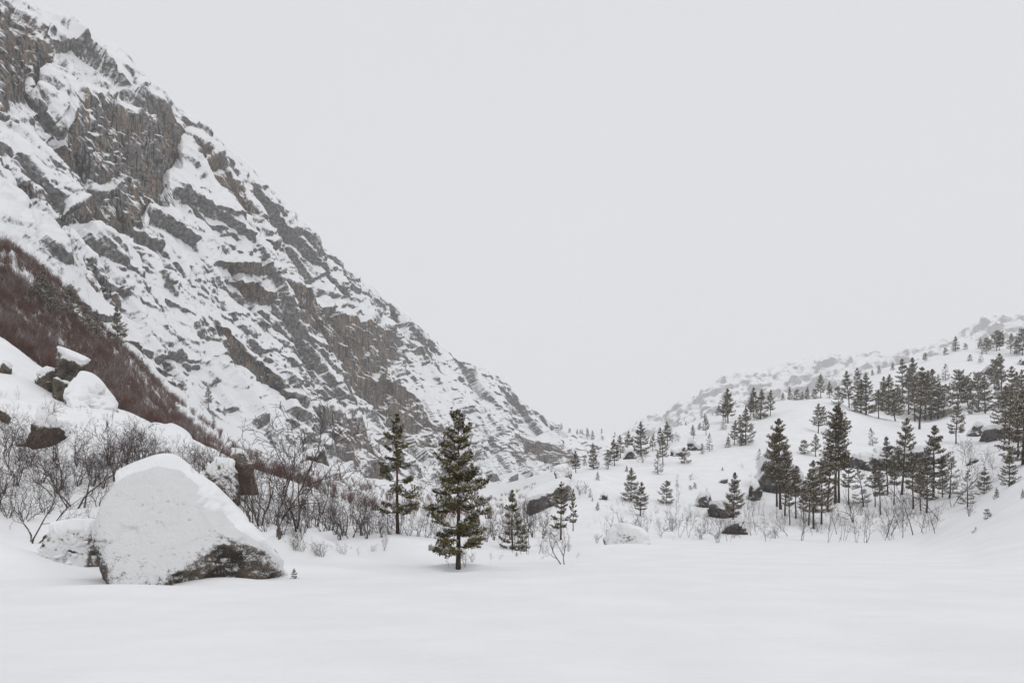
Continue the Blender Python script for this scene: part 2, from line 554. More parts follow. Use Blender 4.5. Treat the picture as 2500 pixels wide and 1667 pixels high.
# ------------------------------------------------------------------ the mountains
def loft(u, v_foot, v_sky, d_foot, d_sky, nt, below=0.06, beyond=10, lip=90.0):
    t = np.linspace(0, 1, nt)
    g = t + 0.06 * np.sin(2 * np.pi * t)
    v = v_foot[None] + (v_sky - v_foot)[None] * t[:, None]
    D = d_foot[None] + (d_sky - d_foot)[None] * g[:, None]
    vb = np.stack([v_foot + 60, v_foot + 25]); Db = np.stack([d_foot * 0.995, d_foot * 0.998])
    s = np.arange(1, beyond + 1) / beyond
    Da = d_sky[None] + lip * s[:, None]
    za = ((HOR - v_sky) / FPX * d_sky)[None] + 6 * np.sin(s * np.pi / 2)[:, None] - 30 * (s ** 2)[:, None]
    va = HOR - za * FPX / Da
    return np.concatenate([vb, v, va]), np.concatenate([Db, D, Da])


def normals_grid(P):
    du = np.gradient(P, axis=1); dv = np.gradient(P, axis=0)
    n = np.cross(du, dv)
    n /= np.maximum(np.linalg.norm(n, axis=2, keepdims=True), 1e-9)
    return n


def interp_pts(pts, u):
    pts = np.array(pts, float)
    return np.interp(u, pts[:, 0], pts[:, 1])


SKY_L = [(-600, -560), (-200, -200), (0, -48), (18, -18), (55, 0), (90, 18), (140, 42), (170, 54), (200, 84), (228, 100), (265, 122), (290, 140), (320, 180), (345, 203), (380, 225),
         (400, 258), (450, 293), (465, 300), (500, 315), (530, 335), (560, 365), (590, 395), (620, 420), (660, 460), (690, 500), (720, 525), (750, 560), (770, 590), (800, 612),
         (830, 640), (860, 665), (880, 680), (910, 705), (950, 738), (1000, 775), (1085, 850), (1120, 870), (1165, 890), (1210, 912), (1232, 921), (1250, 950), (1270, 975), (1320, 1010),
         (1345, 1025), (1364, 1036), (1370, 1046), (1395, 1050), (1430, 1054), (1480, 1058), (1530, 1066), (1600, 1090)]
FOOT_L = [(-600, 100), (-200, 470), (0, 625), (200, 765), (300, 865), (400, 955), (470, 1010), (530, 1065), (620, 1108), (700, 1132), (850, 1180), (1000, 1195), (1150, 1205), (1290, 1195), (1370, 1175), (1600, 1170)]
DS_L = [(-600, 330), (0, 385), (465, 480), (800, 620), (1085, 800), (1240, 905), (1365, 985), (1600, 1100)]

# steep walls: outline top edge, bottom edge (px columns and rows), how far the face leans out, in share of depth
WALLS = [
    ([(-200, -120), (0, 35), (60, 80), (110, 120)], [(-200, 180), (0, 285), (60, 235), (110, 190)], 0.030),
    ([(145, 340), (205, 245), (265, 225), (320, 285), (400, 280), (468, 300)], [(145, 375), (180, 408), (260, 445), (335, 475), (388, 470), (425, 390), (468, 325)], 0.042),
    ([(120, 560), (150, 520), (230, 490), (300, 455), (345, 470), (360, 500)], [(120, 570), (180, 545), (250, 555), (300, 560), (340, 545), (360, 510)], 0.020),
    ([(470, 355), (540, 420), (620, 520), (660, 590)], [(470, 390), (540, 470), (620, 575), (660, 610)], 0.014),
    ([(545, 632), (590, 640), (635, 655)], [(545, 645), (590, 672), (635, 682)], 0.014),
    ([(575, 680), (620, 695), (660, 715)], [(575, 690), (620, 730), (660, 735)], 0.014),
    ([(515, 770), (560, 800), (610, 850), (680, 930), (720, 980)], [(515, 840), (560, 885), (610, 910), (680, 965), (720, 1005)], 0.022),
    ([(700, 690), (780, 720), (860, 770), (930, 790), (960, 810)], [(700, 760), (780, 850), (860, 960), (930, 1010), (960, 900)], 0.026),
    ([(770, 1005), (830, 1020), (900, 1070), (960, 1120)], [(770, 1060), (830, 1130), (900, 1165), (960, 1180)], 0.022),
    ([(920, 930), (960, 900), (1010, 950), (1060, 1040)], [(920, 1010), (960, 1050), (1010, 1090), (1060, 1110)], 0.022),
    ([(1270, 1060), (1330, 1085), (1400, 1095)], [(1270, 1115), (1330, 1140), (1400, 1145)], 0.016),
    ([(1300, 1020), (1345, 1030), (1366, 1040)], [(1300, 1030), (1345, 1046), (1366, 1050)], 0.008),
    ([(130, 686), (190, 730), (265, 775)], [(130, 696), (190, 765), (265, 790)], 0.016),
    ([(325, 830), (370, 858), (435, 930)], [(325, 838), (370, 895), (435, 940)], 0.016),
    ([(270, 690), (300, 705)], [(270, 696), (300, 732)], 0.008),
    ([(0, 425), (40, 450), (85, 470)], [(0, 440), (40, 478), (85, 500)], 0.012),
    ([(185, 610), (240, 640), (290, 700)], [(185, 650), (240, 690), (290, 715)], 0.014),
    ([(1385, 1075), (1440, 1070), (1510, 1085)], [(1385, 1095), (1440, 1100), (1510, 1110)], 0.008),
]
# snow lying thicker (+) or thinner (-): centre, radii, angle, amount
BIAS = [(90, 560, 140, 45, 20, 0.26), (60, 350, 90, 45, 25, 0.22), (250, 600, 120, 60, 30, 0.12), (560, 930, 200, 42, 38, 0.26), (380, 780, 160, 45, 40, 0.14), (200, 690, 120, 34, 38, 0.22),
        (500, 620, 120, 50, 40, 0.16), (450, 720, 140, 50, 40, 0.22), (440, 430, 30, 70, 30, 0.25), (1150, 1010, 110, 120, 35, 0.26), (1060, 930, 40, 70, 30, 0.2), (900, 1100, 40, 60, 40, 0.2), (1450, 1060, 130, 22, 0, 0.4),
        (850, 860, 130, 130, 45, -0.04), (560, 480, 110, 60, 45, 0.14), (240, 170, 110, 40, 42, 0.10), (420, 580, 110, 50, 40, 0.14), (600, 760, 120, 60, 40, 0.12), (90, 330, 110, 40, 25, 0.14), (700, 640, 140, 40, 45, 0.08), (480, 1000, 90, 40, 40, 0.3)]


def build_mountain(name, label, u, foot, skyl, df, ds, nt, mat, sizes, walls, bias, thr, rough_sky, wdir, seed, lip, dip=-0.55, wallcut=0.34, patchy=1.0):
    nu = len(u)
    vs = interp_pts(skyl, u)
    vs = vs + rough_sky * perlin(np.stack([u / 23.0, 0 * u, 0 * u], 1), seed) + 0.5 * rough_sky * perlin(np.stack([u / 8.0, 0 * u + 4, 0 * u], 1), seed)
    vf = interp_pts(foot, u)
    dff = interp_pts(df, u); dss = interp_pts(ds, u)
    v, D = loft(u, vf, vs, dff, dss, nt, lip=lip)
    U = np.broadcast_to(u[None], v.shape)
    pq = np.stack([U.ravel() / 60.0, v.ravel() / 60.0, 0 * v.ravel()], 1)
    jx = (fbm(pq, 3, seed + 40) * 22).reshape(v.shape)
    jy = (fbm(pq + 9.1, 3, seed + 50) * 22).reshape(v.shape)
    Uw, Vw = U + jx * 0.5, v + jy * 0.5
    wall = np.zeros_like(v)
    for top, bot, a in walls:
        u0, u1 = top[0][0], top[-1][0]
        vt = np.interp(Uw, [p[0] for p in top], [p[1] for p in top]); vb = np.interp(Uw, [p[0] for p in bot], [p[1] for p in bot])
        hgt = np.maximum(vb - vt, 4)
        s = (Vw - vt) / hgt
        edge = ss(u0 - 26, u0 + 14, Uw) * ss(u1 + 26, u1 - 14, Uw)
        edge = edge * ss(0, 80, v - vs[None])
        prof = np.where(s < 0, np.clip(1 + s / 0.32, 0, 1) ** 1.5, np.where(s > 1, -np.clip(1 - (s - 1) / 0.6, 0, 1) ** 1.5, 1 - 2 * s))
        D = D - edge * prof * a * D
        wall = np.maximum(wall, edge * ss(-0.10, 0.04, s) * ss(1.12, 0.98, s))
    P = np.stack([(U - 1250) / FPX * D, D, EYE + (HOR - v) / FPX * D], -1)
    n0 = normals_grid(np.stack([blur(P[..., k], 6) for k in range(3)], -1))
    w = np.array(wdir) / np.linalg.norm(wdir)
    side = np.array([-w[1], w[0], 0.0]); side /= np.linalg.norm(side)
    upv = np.cross(w, side)
    Q = P.reshape(-1, 3)
    e1 = w * 0.80 + upv * dip                        # joints dip down the valley
    e1 = e1 / np.linalg.norm(e1)
    e3 = np.cross(e1, side)
    L = np.stack([Q @ e1, Q @ side, Q @ e3], 1)
    wrp = np.stack([perlin(L / (sizes[0] * 0.5), seed + 60), perlin(L / (sizes[0] * 0.5), seed + 61), perlin(L / (sizes[0] * 0.5), seed + 62)], 1)
    L = L + wrp * sizes[0] * 0.07
    quiet = (ss(0.03, 0.14, (vf[None] - v) / np.maximum(vf - vs, 1)[None])).ravel()
    bf = np.zeros_like(v)
    for (bu, bv, ru, rv, ang, am) in bias:
        ca, sa = math.cos(math.radians(ang)), math.sin(math.radians(ang))
        du, dv = Uw - bu, Vw - bv
        r2 = ((du * ca + dv * sa) / ru) ** 2 + ((-du * sa + dv * ca) / rv) ** 2
        bf = bf + am * np.exp(-r2)
    calm = np.clip(1 - 1.3 * np.maximum(bf.ravel(), 0), 0.5, 1) * quiet
    d = np.zeros(len(Q)); patch = np.zeros(len(Q))
    for k, (S, amp) in enumerate(zip(sizes, (0.09, 0.11, 0.12, 0.12, 0.085))):
        tw = (0.0, 0.25, -0.75, 0.5, -0.3)[k]                 # each joint set lies at its own angle
        Lk = np.stack([L[:, 0] * math.cos(tw) - L[:, 2] * math.sin(tw), L[:, 1], L[:, 0] * math.sin(tw) + L[:, 2] * math.cos(tw)], 1)
        f, h, e = facets(Lk / S / np.array([(1.9, 2.1, 1.6, 1.5, 1.3)[k], 1.0, 0.9]), seed + 70 + k, 1.0)
        if k in (1, 2): patch = patch + (_r(h, 9) - 0.5) * (0.26, 0.22)[k - 1] * patchy
        d += amp * S * f * (1 - (0.6 if k < 3 else 0.5) * wall.ravel())
        if k in (1, 2): d -= 0.07 * S * ss(0.10, 0.0, e)              # open joints
    d += 0.05 * sizes[1] * fbm(L / sizes[1], 4, seed + 80)
    d += 0.02 * sizes[2] * fbm(L / sizes[3] * 1.5, 3, seed + 90)
    # buttresses and gullies running down the face
    al = Q @ w + 0.35 * Q[:, 2]
    G = np.stack([al / (sizes[0] * 0.9), Q[:, 2] / (sizes[0] * 4.0), 0 * al], 1)
    d += 0.20 * sizes[0] * (0.30 - np.abs(perlin(G, seed + 44))) + 0.07 * sizes[0] * (0.3 - np.abs(perlin(G * 2.6 + 3.7, seed + 45)))
    # upright cracks and ribs on the bare walls
    H3 = np.stack([Q[:, 0] / (sizes[3] * 1.6), Q[:, 1] / (sizes[3] * 1.6), Q[:, 2] / (sizes[1] * 2.2)], 1)
    d += wall.ravel() * sizes[3] * (0.34 * (0.35 - np.abs(perlin(H3, seed + 97))) + 0.16 * perlin(H3 * 2.7, seed + 98))
    d *= calm
    d = blur(d.reshape(v.shape), 1).ravel()
    skyf = (1 - 0.55 * ss(0.93, 1.0, (vf[None] - v) / np.maximum(vf - vs, 1)[None])).ravel()
    P = P + n0 * (d * skyf).reshape(v.shape)[..., None]
    n = normals_grid(P)
    if n[..., 2].mean() < 0: n = -n
    nz = 0.55 * n[..., 2] + 0.45 * blur(n[..., 2], 2)
    lo = fbm(L / sizes[1] * 0.6, 3, seed + 95).reshape(v.shape)
    snow = (nz + bf + 0.06 * lo + blur(patch.reshape(v.shape), 1) - wallcut * wall - thr) * 1.6 + 0.5
    snow = np.clip(snow, 0.04, 1.7)
    # drifted snow just behind the skyline and in the apron
    me = make_mesh(name, P.reshape(-1, 3), quads=grid_quads(*v.shape), mat=mat, smooth=False,
                   attrs={"snow": snow, "wall": wall})
    tag(link(name, me), label, None, None, "structure")
    return P


u_l = np.concatenate([np.arange(-600, -60, 8.0), np.arange(-60, 1300, 1.7), np.arange(1300, 1600, 2.5)])
CLIFF = build_mountain("cliff_mountain", "steep grey granite mountain wall with snow on its ledges on the left", u_l, FOOT_L, SKY_L, DF_L, DS_L, 560,
                       M_CLIFF, (62.0, 26.0, 10.5, 4.2, 1.9), WALLS, BIAS, 0.15, 5.0, (330, 640, -70), 100, 90.0)

SKY_F = [(1380, 1110), (1480, 1075), (1530, 1049), (1576, 1019), (1630, 1010), (1643, 993), (1663, 973), (1709, 965), (1717, 947), (1742, 935), (1768, 917), (1806, 907), (1857, 899), (1900, 887), (1934, 881),
         (1980, 872), (2030, 864), (2143, 856), (2203, 860), (2212, 852), (2290, 826), (2334, 808), (2420, 769), (2500, 748), (2700, 690), (3000, 640)]
u_f = np.arange(1380, 2900, 2.6)
build_mountain("far_mountain", "distant snowy mountain ridge fading into falling snow on the right", u_f, [(1380, 1150), (3000, 1150)], SKY_F,
               [(1380, 2500), (3000, 2300)], [(1380, 3500), (1700, 3450), (2190, 3400), (2215, 3200), (3000, 3000)], 220, M_FAR, (150.0, 70.0, 32.0, 15.0),
               [],
               [], 0.60, 2.0, (330, 640, -40), 300, 300.0, 0.35, 0.1, 0.35)


# ------------------------------------------------------------------ rocks
import bmesh


def ico(sub):
    bm = bmesh.new()
    bmesh.ops.create_icosphere(bm, subdivisions=sub, radius=1.0)
    V = np.array([v.co[:] for v in bm.verts]); F = np.array([[v.index for v in f.verts] for f in bm.faces])
    bm.free()
    return V / np.linalg.norm(V, axis=1, keepdims=True), F


ICO = {}


def vert_normals(V, F):
    n = np.cross(V[F[:, 1]] - V[F[:, 0]], V[F[:, 2]] - V[F[:, 0]])
    N = np.zeros_like(V)
    for k in range(3):
        np.add.at(N, F[:, k], n)
    return N / np.maximum(np.linalg.norm(N, axis=1, keepdims=True), 1e-9)


def polytope(dirs, planes, p):
    acc = np.zeros(len(dirs))
    for nx, ny, nz, h in planes:
        n = np.array([nx, ny, nz], float); L = np.linalg.norm(n)
        acc += np.maximum(dirs @ n / L / h, 0) ** p
    return acc ** (-1.0 / p)


def rock(name, label, base, planes, seed, p=16, sub=5, rough=0.05, cap=0.18, capband=(0.45, 0.75), snow_off=0.12, snow_gain=1.6, group=None, zfloor=0.0, size=1.0, cat="boulder", yaw=0.0, lowamp=0.45, mat=None, craggy=0.0):
    if sub not in ICO: ICO[sub] = ico(sub)
    d, F = ICO[sub]
    r = polytope(d, planes, p)
    V = d * r[:, None]
    N = vert_normals(V, F)
    Q = V / size
    r2 = r + size * rough * (fbm(Q * 1.4, 5, seed) + 0.5 * (facets(Q * 2.2, seed + 5, 0.8)[0]) + 0.35 * fbm(Q * 7, 3, seed + 9))
    if craggy > 0:
        r2 = r2 + craggy * size * ss(0.02, -0.18, N[:, 2]) * ss(0.0, 0.4, N[:, 0]) * (0.5 * facets(Q * 3.1, seed + 31, 1.0)[0] + fbm(Q * 5.0, 4, seed + 33))
    V2 = d * r2[:, None]
    N2 = vert_normals(V2, F)
    nz = 0.6 * N[:, 2] + 0.4 * N2[:, 2]
    low = fbm(Q * 1.1, 3, seed + 20)
    snow = 0.5 + (nz - snow_off) * snow_gain + lowamp * low
    t = bpy.data.objects.new(name, None)
    col.objects.link(t)
    t.location = base
    t.rotation_euler = (0, 0, math.atan2(-base[0], base[1]) + yaw)
    tag(t, label, cat, group)
    body = link("rock_body", make_mesh("rock_body", V2, tris=F, mat=mat or M_ROCK, smooth=True, attrs={"snow": snow}), t)
    m = ss(capband[0], capband[1], nz + 0.16 * low)
    Vc = d * (r + m * cap * (1 + 0.3 * low) - (1 - m) * (0.09 * size + rough * size * 2))[:, None]
    Vc[:, 2] += 0.25 * cap * m
    keep = m[F].max(axis=1) > 0.02
    used = np.unique(F[keep])
    idx = -np.ones(len(Vc), int); idx[used] = np.arange(len(used))
    if len(used) > 10:
        link("snow_cap", make_mesh("snow_cap", Vc[used], tris=idx[F[keep]], mat=M_SNOW, smooth=True), body)
    return t


def rand_planes(a, b, c, seed, n=11, yaw=0.0, flat_front=None):
    rg = random.Random(seed)
    pl = [(0, 0, -1, c * 1.0)]
    for k in range(n):
        th = 2 * math.pi * (k + rg.uniform(-0.3, 0.3)) / n
        z = rg.uniform(-0.35, 0.9)
        nx, ny, nz = math.cos(th), math.sin(th), z
        L = math.sqrt(nx * nx + ny * ny + nz * nz)
        # support distance of the ellipsoid in that direction
        h = math.sqrt((a * nx) ** 2 + (b * ny) ** 2 + (c * nz) ** 2) / L
        pl.append((nx, ny, nz, h * rg.uniform(0.72, 1.0)))
    pl.append((rg.uniform(-.35, .35), rg.uniform(-.3, .3), 1, c * 0.93))
    if flat_front is not None:
        pl.append((flat_front[0], -1, flat_front[1], b * 0.62))
    return pl


def rock_px(name, label, x0, x1, y0, y1, seed, depth=0.8, cap=0.12, front=None, dig=0.35, near=8.0, far=900.0, Y=None, rough=0.085, **kw):
    """boulder whose width and height are read from the photograph, set on the ground where its foot stands"""
    b = hit((x0 + x1) / 2, y1, near, far) if Y is None else np.array([((x0 + x1) / 2 - 1250) / FPX * Y, Y, EYE + (HOR - y1) / FPX * Y])
    s = b[1] / FPX
    a, c = (x1 - x0) / 2 * s * b[1] / math.hypot(b[0], b[1]), (y1 - y0) / 2 * s
    bb = a * depth
    c2 = c * (1 + dig)
    pos = b * (1 + bb * 0.45 / b[1]) * np.array([1, 1, 0]) + np.array([0, 0, b[2] + 2 * c - c2])
    return rock(name, label, pos, rand_planes(a, bb, c2, seed, flat_front=front), seed, size=max(a, c), cap=cap * max(a, c), rough=rough, **kw)


# the big boulder by the lake edge
def px_plane(x1, y1, x2, y2, cx, cy, s, ny=0.0):
    """plane through two outline points (photo px) seen edge-on, outward to the left of the walking direction"""
    ax, az, bx, bz = (x1 - cx) * s, (cy - y1) * s, (x2 - cx) * s, (cy - y2) * s
    nx, nz = -(bz - az), (bx - ax)
    L = math.hypot(nx, nz); nx /= L; nz /= L
    h = nx * ax + nz * az
    return (nx, ny, nz, h * 1.0 / math.sqrt(1 + ny * ny))


BY = 22.6
bs = BY / FPX
bcx, bcy = 420, 1310
pl = [px_plane(284, 1425, 250, 1305, bcx, bcy, bs, -0.10), px_plane(250, 1308, 268, 1236, bcx, bcy, bs), px_plane(268, 1236, 308, 1176, bcx, bcy, bs), px_plane(302, 1176, 365, 1142, bcx, bcy, bs, 0.15),
      px_plane(360, 1144, 412, 1121, bcx, bcy, bs), px_plane(412, 1121, 440, 1128, bcx, bcy, bs), px_plane(434, 1126, 500, 1186, bcx, bcy, bs), px_plane(485, 1172, 648, 1350, bcx, bcy, bs, -0.10),
      px_plane(628, 1320, 690, 1408, bcx, bcy, bs, 0.1)]
pl += [(-0.10, -0.93, 0.34, 1.42), (0.34, -0.90, -0.30, 2.08), (0.42, -0.62, 0.62, 1.72), (0.1, 1, 0.15, 1.9), (-0.6, 0.8, 0.2, 2.2), (0, 0, -1, 2.6), (-0.75, -0.65, 0.10, 2.22)]
bb_pos = np.array([(bcx - 1250) * bs, BY, EYE + (HOR - bcy) * bs])
rock("snow_dusted_boulder", "largest boulder, its broad face dusted grey-white and its lower right facet bare brown", bb_pos, pl, 7, p=24, sub=6, rough=0.026,
     cap=0.24, capband=(0.48, 0.74), snow_off=-0.08, snow_gain=0.88, size=2.4, lowamp=0.16, craggy=0.075)

rock_px("half_buried_boulder", "low boulder half buried in snow just left of the largest boulder", 84, 262, 1282, 1384, 12, depth=0.8, cap=0.22, front=(-0.1, 0.45), Y=25.0, capband=(0.4, 0.65), snow_off=0.28, snow_gain=2.0)
rock_px("perched_block", "dark block with a thick snow hat on top of the rock pile at left", 128, 222, 864, 935, 31, depth=0.9, cap=0.24, Y=80.0, dig=0.05, snow_off=0.35, rough=0.13)
rock_px("cracked_block", "dark snow-streaked block on the left side of the rock pile", 88, 176, 900, 972, 32, depth=0.9, cap=0.12, Y=80.5, dig=0.2, snow_off=0.25, rough=0.13)
rock_px("wedge_block", "dark bare wedge at the bottom of the rock pile at left", 120, 212, 925, 1010, 33, depth=0.9, cap=0.02, Y=79.0, dig=0.2, snow_off=0.6, capband=(0.8, 0.95), rough=0.13)
rock_px("rounded_block", "large rounded block smothered in snow on the right of the rock pile", 158, 284, 905, 1035, 134, depth=0.9, cap=0.10, Y=78.0, dig=0.35, capband=(0.05, 0.45), snow_off=0.0, snow_gain=1.2, rough=0.11, front=(0.25, 0.35))
rock_px("mossy_boulder", "dark rough boulder under a sloping snow cap among the left birches", 62, 182, 1005, 1118, 36, depth=0.8, cap=0.26, front=(0.0, -0.12), Y=58.0, dig=0.3, snow_off=0.35, rough=0.13)
rock_px("upright_boulder", "narrow upright dark boulder rimmed with snow above the largest boulder", 558, 622, 1100, 1176, 138, depth=0.8, cap=0.14, front=(0.1, -0.05), Y=56.0, dig=0.4, snow_off=0.30, rough=0.07)
rock_px("split_boulder", "broken dark boulder with snow-filled cracks behind the largest boulder", 496, 590, 1124, 1205, 39, depth=0.9, cap=0.2, Y=52.0, dig=0.3, snow_off=0.22, rough=0.13)
rock_px("slab_rock", "thin dark slab poking from the snow at the left edge, uppermost", -14, 34, 884, 912, 41, depth=0.7, cap=0.3, dig=0.6, snow_off=0.3)
rock_px("slab_rock", "small dark slab poking from the snow at the left edge below the rock pile", -8, 28, 1000, 1030, 42, depth=0.7, cap=0.3, dig=0.6, snow_off=0.3)
rock_px("slab_rock", "small dark slab beside the mossy boulder among the left birches", 38, 66, 1066, 1090, 43, depth=0.7, cap=0.3, dig=0.6, snow_off=0.3)
rock_px("shore_boulder", "snow-plastered boulder at the lake edge below the pine hill", 1478, 1590, 1288, 1346, 146, depth=0.9, cap=0.16, Y=58.0, dig=0.5, capband=(0.45, 0.7), snow_off=0.02, snow_gain=1.0, front=(-0.1, 0.30), lowamp=0.2)
rock_px("stone", "small dark stone at the right foot of the shore boulder", 1580, 1608, 1328, 1350, 47, depth=0.8, cap=0.2, Y=57.5, dig=0.4, snow_off=0.3)
oy = 112.0
ob = at(1350, 1236, oy); oc = oy / FPX
rock("cliff_outcrop", "big outcrop with a flat dark face at the left end of pine hill", ob, [(-1, 0.05, -0.05, 60 * oc), (-0.42, -1, -0.03, 44 * oc), (0.62, -0.80, 0.12, 16 * oc), (-0.36, -0.30, 1, 38 * oc), (0.0, -0.12, 1, 62 * oc), (1, 0, 0.5, 62 * oc), (0, 1, 0.2, 90 * oc), (0, 0, -1, 70 * oc), (-0.7, 0.7, 0.1, 80 * oc)],
     51, p=22, sub=5, rough=0.10, cap=0.6, capband=(0.32, 0.55), snow_off=0.30, size=3.6, cat="outcrop", mat=M_CRAG)
rock_px("cliff_outcrop", "low dark rounded rock on top of the big flat-faced outcrop", 1352, 1396, 1138, 1162, 52, depth=1.0, cap=0.25, Y=128.0, dig=0.5, snow_off=0.3, cat="outcrop")
for k, (x0, x1, y0, y1, lab) in enumerate([
        (1826, 1970, 1138, 1200, "wide dark rock ledge behind the twin pines in mid hillside"),
        (1822, 1858, 1172, 1222, "small dark crag left of the wide mid-hill ledge"),
        (2072, 2136, 1106, 1146, "dark jagged ledge directly right of the tallest hillside pines"),
        (2118, 2196, 1092, 1148, "left half of the long brown rock band in the middle of the hill"),
        (2178, 2272, 1094, 1150, "right half of the long brown rock band behind two pines"),
        (2236, 2280, 1092, 1126, "small dark rock at the right end of the brown rock band"),
        (1700, 1740, 1204, 1240, "round dark rock under a snow hood on the lower hill"),
        (1728, 1796, 1224, 1264, "angular dark boulder just right of the hooded rock on the lower hill"),
        (1758, 1824, 1276, 1304, "flat dark boulder in the snow below the lone lower pine"),
        (1634, 1672, 1092, 1114, "small dark rock on the left shoulder of the hill"),
        (1676, 1722, 1076, 1100, "dark flat-topped rock on the left shoulder beside a bushy pine"),
        (1522, 1556, 1090, 1120, "pale pointed rock among the pines at the hill's left crest"),
        (2366, 2412, 1030, 1066, "dark notched rock on the snow ledge at upper right"),
        (2400, 2510, 1030, 1070, "long low brown ledge running off the right edge"),
        (2394, 2446, 894, 918, "thin dark slab under the uppermost right pines"),
        (2484, 2512, 874, 894, "small dark slab at the right edge below the crest pines"),
        (1868, 1902, 1100, 1116, "small rock behind pine trunks on the upper middle hill"),
        (1462, 1486, 1208, 1220, "small flat stone low on the left part of the hill"),
        (1756, 1776, 1172, 1180, "tiny dark stone in the open snow of the middle hill"),
        (2360, 2392, 1118, 1132, "small dark stone on the snow beneath the right ledge"),
        (750, 800, 1088, 1120, "dark rock slab at the foot of the cliff left of the tall pines"),
        ]):
    rock_px("rock_ledge" if x1 - x0 > 60 else "hillside_rock", lab, x0, x1, y0, y1, 60 + k, depth=1.2, cap=0.20, near=60.0, dig=0.8 if x1 - x0 < 60 else 0.45, front=(0.3 * math.sin(k * 2.3), -0.12), snow_off=0.16 if x1 - x0 < 60 else 0.26, group="rocks on the pine hill" if x0 > 1400 else None, cat="rock", sub=5, rough=0.15, mat=M_CRAG, capband=(0.22, 0.5) if x1 - x0 < 60 else (0.45, 0.7), yaw=0.5 * math.sin(k * 1.7))


# ------------------------------------------------------------------ tubes
class Tubes:
    def __init__(self):
        self.V, self.Q, self.n = [], [], 0

    def add(self, pts, rad, sides):
        pts = np.asarray(pts, float); rad = np.asarray(rad, float)
        m = len(pts)
        T = np.gradient(pts, axis=0)
        T /= np.maximum(np.linalg.norm(T, axis=1, keepdims=True), 1e-9)
        ref = np.where(np.abs(T[:, 2:3]) < 0.9, np.array([[0, 0, 1.0]]), np.array([[1.0, 0, 0]]))
        A = np.cross(T, ref); A /= np.maximum(np.linalg.norm(A, axis=1, keepdims=True), 1e-9)
        B = np.cross(T, A)
        an = np.arange(sides) * 2 * math.pi / sides
        ring = pts[:, None] + rad[:, None, None] * (A[:, None] * np.cos(an)[None, :, None] + B[:, None] * np.sin(an)[None, :, None])
        self.V.append(ring.reshape(-1, 3))
        i = self.n + np.arange(m - 1)[:, None] * sides
        k = np.arange(sides)[None]
        k2 = (k + 1) % sides
        self.Q.append(np.stack([i + k, i + k2, i + sides + k2, i + sides + k], -1).reshape(-1, 4))
        self.n += m * sides

    def mesh(self, name, mat):
        return make_mesh(name, np.concatenate(self.V), quads=np.concatenate(self.Q), mat=mat)


def unit(v):
    return v / max(np.linalg.norm(v), 1e-9)


